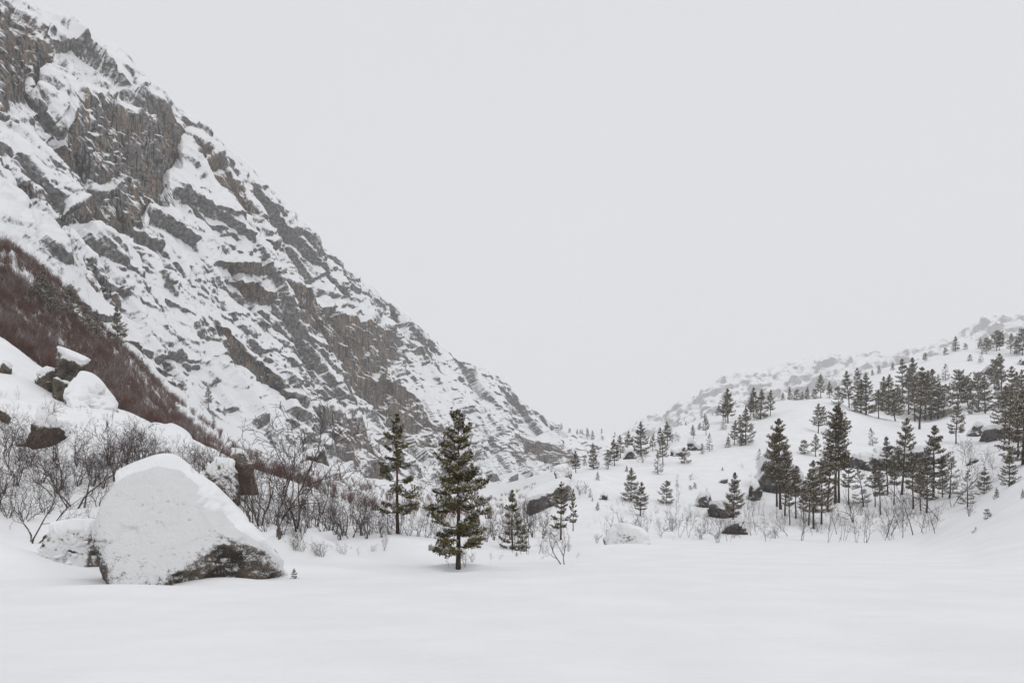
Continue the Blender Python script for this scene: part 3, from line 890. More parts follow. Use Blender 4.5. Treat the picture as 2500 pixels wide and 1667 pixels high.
# ------------------------------------------------------------------ pines
def pine_proto(seed, H, crown0, R, whorls, per, blades, tsize, needle_mat, top=0.55, snow=0.2, flat=0.0, twigs=4, rtrunk=0.0155, gap=0.2, bend=0.012, ragged=0.17, bark=None):
    rg = np.random.default_rng(seed)
    tr, br = Tubes(), Tubes()
    nz = 14
    zs = np.linspace(-0.25, H, nz)
    wob = np.cumsum(rg.normal(0, bend * H / nz * 2.2, (nz, 2)), axis=0)
    wob -= wob[0]
    tp = np.column_stack([wob, zs])
    trd = H * rtrunk * (1 - 0.93 * np.clip(zs / H, 0, 1) ** 1.15) * (1 + 0.25 * np.exp(-np.maximum(zs, 0) / (0.05 * H)))
    tr.add(tp, trd, 8)
    cen = lambda z: np.array([np.interp(z, zs, tp[:, 0]), np.interp(z, zs, tp[:, 1]), z])
    TP, TF, TS = [], [], []
    s_list = np.linspace(0, 1, whorls) ** 0.92
    s_list[1:-2] += rg.uniform(-0.28, 0.28, whorls - 3) / whorls
    # a few dead snags under the crown
    for k in range(4):
        z = H * rg.uniform(crown0 * 0.45, crown0)
        a = rg.uniform(0, 6.28); L = H * rg.uniform(0.02, 0.07)
        dv = np.array([math.cos(a), math.sin(a), rg.uniform(-0.3, 0.2)])
        br.add([cen(z), cen(z) + dv * L * 0.5, cen(z) + dv * L], [H * 0.0022, H * 0.0015, H * 0.0008], 3)
    for wi, s in enumerate(s_list):
        z0 = H * (crown0 + (0.985 - crown0) * s)
        prof = (1 - s) ** top * (0.78 + 0.22 * min(1, s / 0.15)) + 0.035
        if flat > 0: prof = prof * (1 - flat) + flat * math.sin(math.pi * min(1, 0.25 + 0.75 * s)) ** 0.6
        n = max(3, int(round(per * (1 if s < 0.85 else 0.8))) + int(rg.integers(-1, 2)))
        wl = rg.uniform(1 - 1.3 * ragged, 1 + 0.9 * ragged)
        ph = rg.uniform(0, 6.28)
        for b in range(n):
            if rg.random() < gap and 0.02 < s < 0.9: continue
            a = ph + 2 * math.pi * b / n + rg.normal(0, 0.25)
            L = wl * H * R * prof * rg.choice([rg.uniform(0.45, 0.8), rg.uniform(0.8, 1.0), rg.uniform(0.95, 1.22)])
            el = np.interp(s, [0, 0.35, 0.8, 1.0], [-0.16, 0.02, 0.34, 0.8]) + rg.normal(0, ragged)
            o = cen(min(0.985 * H, z0 + rg.normal(0, 0.011 * H)))
            hd = np.array([math.cos(a), math.sin(a), 0.0])
            t = np.linspace(0, 1, 6)
            sag = -0.10 * np.sin(t * math.pi) * (1 - s)
            up = 0.20 * t ** 2.4
            lat = np.array([-hd[1], hd[0], 0.0]) * rg.normal(0, 0.08)
            pts = o + L * (t[:, None] * hd * math.cos(el) + np.outer(t * math.sin(el) + sag + up, [0, 0, 1.0]) + np.outer(t ** 2, lat))
            r0 = H * (0.0016 + 0.0042 * L / (H * R))
            br.add(pts, r0 * (1 - 0.8 * t), 4)
            dirs = np.gradient(pts, axis=0)
            bare = 0.48 if L > 0.09 * H else 0.12
            for q in np.linspace(bare, 1.0, 3 + twigs // 2):
                p = np.array([np.interp(q, t, pts[:, k]) for k in range(3)])
                TP.append(p + rg.normal(0, 0.02 * tsize, 3)); TF.append(unit(dirs[min(5, int(q * 5))])); TS.append(rg.uniform(0.75, 1.1) * (1 - 0.4 * s ** 3))
            for q in np.linspace(bare * 0.8, 0.92, twigs):
                p = np.array([np.interp(q, t, pts[:, k]) for k in range(3)])
                f = unit(dirs[min(5, int(q * 5))])
                for sg in (-1, 1):
                    sd = unit(np.cross(f, [0, 0, 1.0])) * sg
                    tl = (0.16 + 0.34 * (1 - q)) * L * rg.uniform(0.6, 1.2) + 0.3 * tsize
                    dv = unit(f * 0.75 + sd * 0.75 + np.array([0, 0, 0.25 + rg.normal(0, 0.2)]))
                    e = p + dv * tl
                    br.add([p, p + dv * tl * 0.55, e], [r0 * 0.45, r0 * 0.35, r0 * 0.2], 3)
                    for w in (0.5, 1.0):
                        if w < 1 and tl < 1.3 * tsize: continue
                        TP.append(p + dv * tl * w); TF.append(unit(dv + np.array([0, 0, 0.3]))); TS.append(rg.uniform(0.7, 1.1) * (1 - 0.4 * s ** 3))
    for k in range(4):
        TP.append(cen(H * (1 - 0.012 * k))); TF.append(np.array([0, 0, 1.0])); TS.append(0.55)
    TP, TF, TS = np.array(TP), np.array(TF), np.array(TS)
    nt = len(TP)
    g = rg.normal(0, 0.62, (nt, blades, 3)) + TF[:, None] * 0.55 + np.array([0, 0, 0.22])
    g /= np.linalg.norm(g, axis=2, keepdims=True)
    ln = tsize * TS[:, None] * rg.uniform(0.55, 1.1, (nt, blades))
    pr = np.cross(g, rg.normal(0, 1, (nt, blades, 3))); pr /= np.maximum(np.linalg.norm(pr, axis=2, keepdims=True), 1e-9)
    wd = (tsize * 0.10)
    c = TP[:, None] + g * ln[..., None] * 0.08
    m = TP[:, None] + g * ln[..., None] * 0.6
    e = TP[:, None] + g * ln[..., None]
    V = np.stack([c, m + pr * wd, e, m - pr * wd], 2).reshape(-1, 3)
    Qd = np.arange(len(V)).reshape(-1, 4)
    tuft_snow = (rg.random((nt, 1)) < snow * 2.2) & (rg.random((nt, blades)) < 0.55) & (g[..., 2] > 0.15)
    at_ = np.repeat(tuft_snow.astype(float).ravel(), 4)
    crown = make_mesh("crown", V, quads=Qd, mat=needle_mat, smooth=False, attrs={"snow": at_})
    return {"H": H, "parts": [("trunk", tr.mesh("trunk", bark or M_PBARK)), ("limbs", br.mesh("limbs", M_PLIMB)), ("crown", crown)]}


def stand(name, proto, label, cat, base, h, rz, lean=(0, 0), group=None, wide=1.0):
    o = bpy.data.objects.new(name, None)
    col.objects.link(o)
    o.location = base
    k = h / proto["H"]
    o.scale = (k * wide, k * wide, k)
    o.rotation_euler = (lean[1], lean[0], rz)
    o.rotation_mode = 'XYZ'
    tag(o, label, cat, group)
    trunk = None
    for nm, me in proto["parts"]:
        c = link(nm, me, trunk if nm == "limbs" else o)
        if nm == "trunk": trunk = c
        if nm != "trunk": c["kind"] = "stuff"
    return o


PINES = {
    "hero1": pine_proto(5, 8.0, 0.15, 0.235, 14, 6, 24, 0.19, M_NEED, top=0.50, snow=0.26, twigs=7, gap=0.16),
    "hero2": pine_proto(2, 8.0, 0.20, 0.20, 11, 5, 24, 0.18, M_NEED, top=0.58, snow=0.2, twigs=6, gap=0.24),
    "hero3": pine_proto(3, 4.0, 0.06, 0.25, 11, 5, 16, 0.15, M_NEED, top=0.75, snow=0.2, twigs=4, gap=0.15),
    "sapling": pine_proto(4, 2.0, 0.06, 0.30, 7, 5, 16, 0.15, M_NEED, top=0.7, snow=0.3, twigs=3, gap=0.15),
    "cone_a": pine_proto(11, 9.0, 0.24, 0.225, 14, 6, 12, 0.28, M_NEEDF, top=0.80, snow=0.22, twigs=4, gap=0.14, ragged=0.11, bark=M_PBARKF),
    "cone_b": pine_proto(12, 9.0, 0.30, 0.21, 12, 5, 12, 0.28, M_NEEDF, top=0.66, snow=0.22, twigs=4, gap=0.24, ragged=0.14, bark=M_PBARKF),
    "cone_c": pine_proto(13, 9.0, 0.10, 0.27, 14, 6, 12, 0.29, M_NEEDF, top=0.90, snow=0.25, twigs=4, gap=0.12, ragged=0.11, bark=M_PBARKF),
    "tall_a": pine_proto(14, 11.0, 0.38, 0.175, 13, 5, 12, 0.30, M_NEEDF, top=0.68, snow=0.2, twigs=4, gap=0.2, rtrunk=0.013, ragged=0.12, bark=M_PBARKF),
    "tall_b": pine_proto(15, 11.0, 0.46, 0.165, 13, 5, 12, 0.30, M_NEEDF, top=0.68, snow=0.2, twigs=4, gap=0.22, rtrunk=0.013, bend=0.02, ragged=0.14, bark=M_PBARKF),
    "bushy": pine_proto(16, 6.0, 0.10, 0.40, 10, 6, 13, 0.30, M_NEEDF, top=0.6, snow=0.3, twigs=4, gap=0.18, bend=0.05, bark=M_PBARKF),
    "flat": pine_proto(17, 8.0, 0.26, 0.30, 11, 6, 13, 0.32, M_NEEDF, top=0.5, flat=0.35, snow=0.25, twigs=4, gap=0.2, bend=0.05, bark=M_PBARKF),
    "young": pine_proto(18, 4.0, 0.08, 0.27, 10, 5, 12, 0.22, M_NEEDF, top=0.85, snow=0.28, twigs=3, gap=0.15, ragged=0.1, bark=M_PBARKF),
    "sparse": pine_proto(19, 5.0, 0.15, 0.23, 10, 4, 10, 0.22, M_NEEDF, top=0.75, snow=0.4, twigs=3, gap=0.28, bend=0.04, bark=M_PBARKF),
}

Pc = CLIFF.reshape(-1, 3)
pxc = 1250 + FPX * Pc[:, 0] / Pc[:, 1]; pyc = HOR - (Pc[:, 2] - EYE) / Pc[:, 1] * FPX


def stand_on(px, py, lo, hi):
    """first surface met along a sight line: snow ground or mountain foot"""
    b = hit(px, py, lo, hi)
    if px < 1600:
        k = np.where((np.abs(pxc - px) < 5) & (np.abs(pyc - py) < 5))[0]
        if len(k):
            c = Pc[k[np.argmin(Pc[k, 1])]]
            on_ray = abs(HOR - (b[2] - EYE) / b[1] * FPX - py) < 6
            if not on_ray or c[1] < b[1]: b = c.copy()
    return b


ZOOM = {2: (0, 600, .31890, .31890), 3: (0, 950, .34014, .34014), 5: (700, 850, .36355, .36353), 6: (1250, 900, .33163, .33163), 8: (1900, 700, .43353, .43367)}
ORD = ["first", "second", "third", "fourth", "fifth", "sixth", "seventh", "eighth", "ninth", "tenth", "eleventh", "twelfth", "thirteenth", "fourteenth", "fifteenth", "sixteenth",
       "seventeenth", "eighteenth", "nineteenth", "twentieth", "twenty-first", "twenty-second", "twenty-third", "twenty-fourth", "twenty-fifth", "twenty-sixth", "twenty-seventh", "twenty-eighth"]


def conv(z, X, Y):
    a, b, c, d = ZOOM[z]
    return a + X * c, b + Y * d


KINDWORD = {"cone_a": "conical", "cone_b": "layered", "cone_c": "dense conical", "tall_a": "tall slender", "tall_b": "tall bare-stemmed", "bushy": "squat bushy", "flat": "broad-crowned", "young": "small young", "sparse": "thin scraggly"}


def pine_cluster(where, zoom, items, lo=60.0, hi=900.0, grow=1.0):
    """items: (x, top, base, kind[, lean]) read from an enlarged view; labelled by their order from the left"""
    its = sorted(items, key=lambda t: t[0])
    for k, it in enumerate(its):
        X, T, Bs, kind = it[:4]
        lean = it[4] if len(it) > 4 else 0
        px, pt = conv(zoom, X, T)
        _, pb = conv(zoom, X, Bs)
        b = stand_on(px, pb, lo, hi)
        h = max(0.5, (pb - pt) / FPX * b[1]) * grow
        rg = random.Random(int(X * 7 + T))
        lab = "%s pine, %s from the left %s" % (KINDWORD[kind], ORD[k], where)
        if len(its) == 1: lab = "%s pine %s" % (KINDWORD[kind], where)
        stand("pine_tree", PINES[kind], lab, "tree", b - np.array([0, 0, 0.1]), h + 0.1, rg.uniform(0, 6.28), (math.radians(lean) + rg.gauss(0, 0.03), rg.gauss(0, 0.03)), "pines on the snowy hillside" if lo > 55 and px > 1250 else "pines in the valley", rg.uniform(0.9, 1.2))


# the pines on the lake edge
def one_pine(proto, px, pt, pb, label, Y=None, rz=0.0, lean=0.0, wide=1.0):
    b = hit(px, pb) if Y is None else at(px, pb, Y)
    h = (pb - pt) / FPX * b[1]
    stand("pine_tree", PINES[proto], label, "tree", b - np.array([0, 0, 0.12]), h + 0.12, rz, (math.radians(lean), 0), "pines at the lake edge", wide)


one_pine("hero1", 1119, 1003, 1389, "tallest and nearest pine, red-brown trunk standing in open snow at centre", rz=0.6)
one_pine("hero2", 970, 1008, 1302, "tall pine with open whorls, second tallest, just left of the nearest pine", rz=2.0, lean=2.0)
one_pine("hero3", 1251, 1198, 1341, "small full pine right of the nearest pine at the lake edge", rz=1.0)
one_pine("sapling", 1273, 1286, 1345, "little pine sapling touching the small full pine's right side", rz=0.3, lean=6)
one_pine("hero3", 1166, 1262, 1336, "low young pine hidden under the nearest pine's lowest right branches", rz=2.4)
one_pine("sapling", 1261, 1347, 1357, "tiny pine tip sticking out of snow below the small full pine", rz=1.3)
one_pine("sapling", 718, 1388, 1412, "tiny pine tuft beside the snow hump right of the largest boulder", rz=0.9)
one_pine("hero2", 1369, 1176, 1310, "slim pine rising in front of the flat-faced outcrop", Y=62.0, rz=0.4)
one_pine("hero2", 1399, 1193, 1290, "thin pine close right of the slim pine by the outcrop", Y=70.0, rz=1.4, wide=0.7)

pine_cluster("along the brown thicket below the cliff", 2, [(300, 230, 480, "cone_a"), (390, 350, 570, "cone_b"), (530, 380, 575, "flat"), (660, 530, 705, "bushy"), (740, 560, 735, "cone_c"), (905, 560, 800, "cone_a")], 100, 900.0, 1.35)
pine_cluster("on the snow apron right of the brown thicket", 2, [(1085, 860, 985, "young"), (1735, 1220, 1285, "young"), (1635, 1295, 1410, "sparse"), (1610, 1060, 1230, "cone_b"), (1405, 1020, 1090, "bushy")], 100)
pine_cluster("on the distant snowy saddle in the gap", 6, [(362, 393, 440, "young"), (435, 425, 460, "flat"), (490, 428, 475, "cone_a"), (515, 430, 470, "cone_b"), (530, 430, 468, "cone_c"), (552, 415, 460, "cone_a"), (570, 430, 505, "cone_b"), (605, 435, 508, "cone_c"), (652, 423, 480, "tall_a"), (680, 480, 512, "bushy"), (770, 455, 478, "flat")], 700)
pine_cluster("along the left crest of the pine hill", 6, [(470, 605, 765, "cone_a"), (535, 640, 705, "young"), (600, 550, 740, "cone_c"), (710, 600, 740, "cone_b"), (755, 520, 715, "cone_a"), (800, 490, 660, "cone_b"), (850, 463, 600, "cone_a"), (880, 500, 610, "cone_c"), (950, 392, 640, "cone_c"),
             (1035, 480, 605, "cone_b"), (1090, 435, 610, "tall_a"), (1110, 480, 710, "cone_b"), (1145, 395, 565, "cone_a"), (1075, 620, 780, "sparse")])
pine_cluster("in the hill's open left snow", 6, [(845, 715, 760, "young"), (875, 735, 980, "cone_c"), (945, 838, 1085, "cone_a"), (1140, 830, 1000, "bushy"), (630, 760, 820, "young"), (578, 880, 950, "sparse"), (630, 985, 1045, "young"), (592, 950, 978, "young")])
pine_cluster("on the left shoulder of the hill", 6, [(1270, 585, 700, "bushy"), (1335, 415, 518, "cone_b"), (1380, 395, 450, "young"), (1430, 330, 490, "cone_b"), (1455, 480, 612, "sparse"), (1400, 550, 630, "sparse"), (1280, 395, 420, "young"), (1520, 265, 345, "young"), (1560, 360, 457, "sparse"),
             (1590, 150, 400, "cone_a"), (1575, 200, 395, "cone_b"), (1635, 385, 567, "cone_b"), (1590, 495, 580, "young"), (1690, 470, 567, "young"), (1720, 280, 560, "cone_c"), (1680, 340, 520, "cone_b"), (1780, 140, 360, "cone_a"), (1830, 155, 375, "cone_c"), (1900, 160, 352, "cone_b"), (1755, 200, 350, "cone_b")])
pine_cluster("in the open middle snow", 6, [(1215, 815, 865, "sparse"), (1345, 838, 880, "bushy"), (1312, 860, 893, "bushy"), (1550, 725, 755, "young"), (1850, 1050, 1085, "sparse"), (1820, 590, 675, "sparse")])
pine_cluster("above the flat dark boulder on the lower hill", 6, [(1625, 770, 1145, "cone_a")])
pine_cluster("along the skyline behind the snow dome", 8, [(25, 592, 637, "young"), (65, 557, 630, "cone_c"), (108, 580, 640, "bushy"), (135, 585, 632, "young"), (160, 548, 617, "cone_c"), (205, 562, 617, "bushy"), (240, 480, 616, "cone_b"), (290, 520, 616, "cone_a"), (335, 565, 668, "bushy"), (400, 475, 682, "cone_b"), (450, 460, 640, "tall_a"), (530, 465, 500, "young"), (568, 445, 490, "young"), (645, 425, 472, "young")])
pine_cluster("in the dense stand behind the snow dome", 8, [(430, 640, 705, "bushy"), (465, 530, 712, "cone_b"), (495, 492, 722, "cone_c"), (565, 580, 742, "cone_b"), (585, 508, 705, "cone_a"), (620, 497, 695, "cone_c"), (660, 580, 757, "flat"), (700, 410, 640, "tall_a"), (735, 470, 720, "cone_b"), (755, 400, 640, "cone_a"), (795, 460, 803, "tall_b"),
             (770, 540, 760, "cone_b"), (825, 480, 757, "cone_c"), (860, 470, 752, "cone_a"), (900, 540, 745, "cone_c"), (930, 560, 735, "bushy"), (680, 560, 720, "cone_c")])
pine_cluster("in the clump left of the notched rock", 8, [(1015, 478, 700, "flat"), (1070, 530, 690, "flat"), (1125, 488, 692, "flat"), (1165, 500, 712, "cone_c"), (1090, 620, 716, "bushy"), (1000, 645, 885, "cone_b")])
pine_cluster("on the uppermost crest at right", 8, [(828, 375, 422, "flat"), (900, 490, 528, "young"), (942, 437, 532, "sparse"), (940, 345, 386, "bushy"), (1000, 282, 364, "cone_c"), (1055, 318, 352, "bushy"), (1080, 382, 420, "bushy"), (1135, 365, 430, "sparse", 20), (1135, 288, 350, "young"), (1175, 290, 378, "flat"), (1228, 256, 364, "flat"), (1245, 262, 360, "flat"),
             (1310, 265, 377, "cone_b"), (1345, 290, 382, "cone_c"), (1375, 245, 390, "flat")])
pine_cluster("in the grove at the right edge", 8, [(1215, 415, 580, "flat"), (1262, 370, 620, "tall_a"), (1325, 450, 705, "tall_a"), (1275, 560, 888, "tall_a"), (1300, 600, 890, "tall_b"), (1375, 470, 720, "cone_b"), (1350, 640, 960, "cone_b"), (1378, 560, 1000, "cone_c"), (1240, 520, 690, "cone_c"), (1345, 480, 700, "cone_b")], 80)
pine_cluster("around the snow dome's right side", 8, [(225, 662, 826, "cone_b"), (262, 680, 778, "flat"), (350, 655, 837, "cone_a"), (145, 865, 946, "bushy"), (210, 830, 956, "cone_b"), (535, 790, 895, "sparse", -14)])
pine_cluster("in the tall row on the lower slope", 8, [(15, 745, 1255, "tall_a"), (-8, 800, 1240, "tall_b"), (65, 1085, 1342, "tall_b"), (145, 1140, 1330, "tall_b"), (200, 980, 1364, "cone_b"), (243, 985, 1338, "cone_a"), (318, 672, 1217, "tall_a"), (338, 700, 1217, "tall_a"), (480, 1025, 1242, "sparse", -6), (575, 1030, 1282, "tall_b"),
             (615, 845, 1172, "tall_a"), (697, 742, 1172, "cone_b"), (835, 980, 1272, "cone_b"), (873, 786, 1192, "cone_a"), (925, 990, 1185, "cone_b"), (38, 900, 1290, "tall_b"), (98, 1010, 1305, "tall_b"), (172, 1030, 1345, "tall_b"), (276, 900, 1262, "tall_b"), (398, 960, 1232, "tall_a"), (545, 990, 1242, "tall_b"), (652, 970, 1232, "tall_b"), (762, 930, 1252, "tall_a"), (802, 1010, 1262, "tall_b"), (962, 960, 1192, "sparse")])
pine_cluster("on the slope and bank at lower right", 8, [(1300, 920, 1125, "cone_c"), (1065, 1035, 1240, "sparse"), (1158, 1020, 1168, "young"), (1230, 1132, 1192, "young"), (1180, 1250, 1303, "bushy"), (1095, 1348, 1387, "sparse", 20), (1378, 1140, 1190, "young")], 30)

# ------------------------------------------------------------------ bare birches
def birch_proto(seed, H, stems, spread, levels=(6, 5, 4), curve=0.25, r0=0.05, fat=1.0):
    rg = np.random.default_rng(seed)
    big, small = Tubes(), Tubes()

    def grow(p, d, L, r, lev):
        n = (9, 6, 5, 4)[lev]
        pts = [p]; q = p.copy(); dd = d.copy()
        for k in range(n - 1):
            dd = unit(dd + rg.normal(0, curve * (0.6, 0.8, 0.9, 0.9)[lev], 3) + np.array([0, 0, (0.05, 0.10, 0.10, 0.06)[lev]]))
            q = q + dd * L / (n - 1)
            pts.append(q)
        pts = np.array(pts)
        t = np.linspace(0, 1, n)
        rad = np.maximum(r * (1 - 0.78 * t), 0.0054 * fat)
        (big if lev == 0 else small).add(pts, rad, (6, 4, 3, 3)[lev])
        if lev >= len(levels): return
        m = levels[lev]
        for k in range(m):
            f = rg.uniform(0.28 if lev == 0 else 0.2, 1.0) if k else 1.0
            i = min(n - 2, int(f * (n - 1)))
            pp = pts[i] + (pts[i + 1] - pts[i]) * (f * (n - 1) - i)
            ax = unit(pts[i + 1] - pts[i])
            lat = unit(np.cross(ax, rg.normal(0, 1, 3)))
            nd = unit(ax * rg.uniform(0.5, 1.0) + lat * rg.uniform(0.5, 1.0))
            grow(pp, nd, L * rg.uniform(0.36, 0.62) * (1.15 - 0.45 * f if lev == 0 else 1), max(r * (1 - 0.7 * f) * 0.6, 0.0072 * fat), lev + 1)

    for s in range(stems):
        a = rg.uniform(0, 6.28); sp = spread * rg.uniform(0.4, 1.1) if stems > 1 else spread
        d = unit(np.array([math.cos(a) * sp, math.sin(a) * sp, 1.0]))
        grow(np.array([math.cos(a) * 0.08 * (stems > 1), math.sin(a) * 0.08 * (stems > 1), -0.2]), d, H * rg.uniform(0.55, 0.8), r0 * rg.uniform(0.7, 1.1), 0)
    allz = max(v[:, 2].max() for v in small.V)
    return {"H": allz, "parts": [("trunk", big.mesh("trunk", M_BIRCH)), ("crown", small.mesh("crown", M_TWIG))]}


BIRCH = [birch_proto(201, 5.0, 1, 0.15), birch_proto(202, 5.0, 1, 0.3, curve=0.34), birch_proto(203, 5.0, 2, 0.35), birch_proto(204, 5.0, 3, 0.4),
         birch_proto(205, 4.0, 4, 0.5, (5, 4, 3)), birch_proto(206, 4.0, 6, 0.55, (5, 4, 3)), birch_proto(207, 3.0, 7, 0.5, (4, 4, 2), r0=0.03), birch_proto(208, 6.0, 2, 0.25, (7, 5, 4), curve=0.26, r0=0.065, fat=1.45),
         birch_proto(209, 4.0, 5, 0.45, (6, 5, 3), curve=0.3)]
BIRCH_FAR = [birch_proto(221, 6.0, 1, 0.10, (7, 5, 3), 0.20, 0.055, 1.4), birch_proto(222, 6.0, 1, 0.2, (7, 5, 3), 0.28, 0.055, 1.4), birch_proto(223, 5.0, 2, 0.3, (6, 5, 3), 0.26, 0.05, 1.4), birch_proto(224, 5.0, 3, 0.4, (6, 5, 3), 0.26, 0.05, 1.4),
             birch_proto(225, 4.0, 4, 0.5, (5, 4, 3), 0.28, 0.06, 1.6), birch_proto(226, 4.0, 5, 0.5, (5, 4, 3), 0.28, 0.06, 1.6), birch_proto(227, 3.0, 6, 0.5, (4, 4, 2), 0.25, 0.045, 1.5)]


def birch_cluster(where, zoom, items, name="bare_birch", lo=8.0, group="bare birches", hi=900.0, grow=1.0):
    its = sorted(items, key=lambda t: t[0])
    for k, it in enumerate(its):
        X, T, Bs, kind = it[:4]
        px, pt = conv(zoom, X, T); _, pb = conv(zoom, X, Bs)
        lab = "bare %s, %s from the left %s" % ("birch" if name == "bare_birch" else "twiggy shrub", ORD[k], where)
        b = hit(px, pb, lo, hi)
        lean = math.radians(it[4]) if len(it) > 4 else 0.0
        rg = random.Random(int(X * 13 + T))
        h = max(0.4, (pb - pt) / FPX * b[1]) / math.cos(lean) * grow * (rg.choice((0.5, 0.7, 0.9, 1.25)) if name == "birch_shrub" else 1.0)
        stand(name, (BIRCH_FAR if b[1] > 48 and kind < 7 else BIRCH)[kind], lab, "tree" if name == "bare_birch" else "shrub", b - np.array([0, 0, 0.05]), h, rg.uniform(0, 6.28), (lean, rg.gauss(0, 0.04)), group, rg.uniform(0.85, 1.15))


birch_cluster("between the largest boulder and the tall pines", 3, [(1985, 90, 1085, 7), (1985, 760, 1182, 1, 52), (1800, 560, 960, 4), (1640, 380, 800, 4), (2110, 1040, 1170, 6), (2280, 1090, 1200, 6), (2200, 560, 860, 3), (1880, 300, 980, 2), (2120, 330, 1010, 2), (1760, 520, 900, 3), (2300, 420, 900, 2)], group="birches right of the boulder", grow=1.12)
birch_cluster("on the snowy slope left of the largest boulder", 3, [(70, 60, 560, 2), (60, 560, 930, 5), (240, 480, 1105, 3, 16), (150, 120, 520, 3), (290, 30, 420, 2), (530, 200, 850, 3, -8), (600, 320, 852, 0), (700, 560, 840, 4), (400, 330, 760, 5), (330, 560, 900, 5), (20, 300, 760, 3), (480, 560, 780, 4), (640, 260, 620, 2), (170, 620, 960, 5), (110, 330, 700, 8), (220, 250, 560, 8), (300, 380, 680, 8), (440, 420, 720, 8), (560, 400, 700, 8), (670, 420, 700, 8), (40, 150, 480, 8), (380, 200, 520, 5), (560, 250, 560, 5), (-20, 400, 860, 8), (740, 400, 720, 8)], group="birches on the left slope")
birch_cluster("in the tangle right behind the largest boulder", 3, [(760, 260, 560, 5), (850, 230, 640, 0), (900, 340, 620, 5), (960, 300, 560, 8), (1030, 270, 560, 5), (1080, 320, 600, 8), (1150, 250, 540, 5), (1220, 300, 560, 8), (1290, 330, 600, 5), (1360, 340, 600, 8), (1420, 380, 620, 5), (1500, 400, 680, 8), (1120, 190, 470, 3), (980, 240, 520, 3), (820, 330, 660, 8), (1250, 380, 620, 8), (1560, 430, 720, 8), (1600, 470, 760, 5), (720, 300, 590, 8), (800, 270, 560, 5), (1010, 350, 610, 5), (1180, 330, 590, 8), (1330, 300, 570, 5), (1450, 330, 590, 8), (900, 260, 540, 8), (1390, 290, 540, 5), (1070, 240, 510, 8)], name="birch_shrub", group="birch shrubs behind the boulder")
birch_cluster("on the snow below the twin tall pines", 5, [(655, 1205, 1362, 2, 5), (235, 1255, 1405, 6, 14), (100, 1255, 1372, 6), (200, 1280, 1398, 1), (385, 1280, 1382, 6), (480, 1320, 1392, 1), (575, 1300, 1365, 6), (1195, 1290, 1475, 2, 8), (1240, 1350, 1436, 6), (1365, 1350, 1424, 1, -10), (1425, 1360, 1424, 1, 20), (1090, 1400, 1480, 1, 15)], group="birches on the open snow")
birch_cluster("in the birch belt behind the twin tall pines", 5, [(430, 930, 1275, 3), (560, 1060, 1255, 3), (330, 1040, 1250, 8), (240, 1030, 1230, 5), (150, 1000, 1210, 8), (60, 1010, 1200, 5), (500, 990, 1260, 8), (620, 1040, 1240, 5), (690, 1080, 1250, 8), (820, 1130, 1260, 5), (880, 1110, 1262, 8), (940, 1150, 1270, 5), (1000, 1150, 1280, 8), (1060, 1170, 1290, 5),
              (1300, 600, 1180, 7, 8), (1260, 1180, 1300, 4), (1340, 1150, 1300, 8), (1400, 1120, 1290, 5), (1450, 1150, 1300, 4), (1560, 1080, 1250, 5), (1620, 1050, 1240, 8), (1660, 1090, 1270, 3), (1730, 1050, 1260, 2), (380, 980, 1262, 5), (280, 990, 1225, 3), (760, 1040, 1250, 5), (10, 990, 1180, 8), (1500, 1100, 1285, 5)], lo=34, group="birches behind the pines", grow=1.25)
birch_cluster("in the dark tangle between boulder and pines", 5, [(-150, 1000, 1230, 5), (-60, 930, 1190, 8), (20, 880, 1150, 8), (-110, 900, 1180, 5), (110, 950, 1240, 5), (200, 960, 1200, 8), (300, 930, 1220, 5), (470, 1020, 1240, 5), (360, 1100, 1290, 8), (540, 1090, 1280, 8), (640, 1120, 1270, 8), (-30, 1060, 1260, 8), (-200, 900, 1160, 8), (90, 1100, 1290, 5)], lo=30, group="birches behind the pines", grow=1.1)
birch_cluster("on the shore in front of the outcrop", 6, [(200, 1180, 1362, 1, 22), (292, 1200, 1365, 1, 25), (382, 990, 1440, 2, 24), (475, 1330, 1398, 1, 15), (240, 1290, 1365, 6), (160, 1040, 1240, 4), (220, 1030, 1250, 4), (690, 1180, 1285, 1, 25), (625, 1200, 1282, 6), (420, 1250, 1345, 4)], group="shore birches")
birch_cluster("in the row along the lake shore below the hill", 6, [(820, 1080, 1180, 4), (955, 970, 1172, 2), (900, 1060, 1185, 4), (1090, 1060, 1228, 1), (1180, 1040, 1200, 4), (1235, 1035, 1243, 2), (1305, 990, 1243, 2), (1370, 1060, 1250, 1), (1395, 1130, 1256, 4), (1515, 1170, 1280, 6), (1632, 1150, 1248, 1), (1690, 1140, 1250, 1), (1760, 1100, 1230, 3), (1800, 1080, 1220, 2), (1865, 1100, 1262, 1), (1740, 960, 1090, 0), (1940, 1150, 1250, 4)], lo=40, group="birches along the shore")
birch_cluster("among the tall pines at lower right", 8, [(5, 1320, 1412, 1), (55, 1255, 1405, 1), (135, 1225, 1428, 3), (220, 1290, 1380, 4), (330, 1195, 1392, 0), (490, 1235, 1440, 3), (430, 1130, 1330, 4), (607, 1120, 1412, 0), (635, 1200, 1400, 1), (700, 1170, 1412, 0), (760, 1060, 1397, 0), (690, 1020, 1215, 1), (540, 1000, 1180, 0), (805, 1230, 1382, 1), (885, 1240, 1388, 2), (905, 1110, 1315, 1, 10),
              (975, 1000, 1242, 2, -8), (1000, 950, 1205, 1), (1075, 1215, 1292, 6), (1085, 825, 1042, 3), (1155, 890, 1010, 1), (1210, 900, 1030, 1), (1245, 800, 920, 1), (390, 1390, 1420, 1), (1035, 880, 1000, 0), (950, 920, 1060, 1)], lo=40, group="birches on the lower slope")
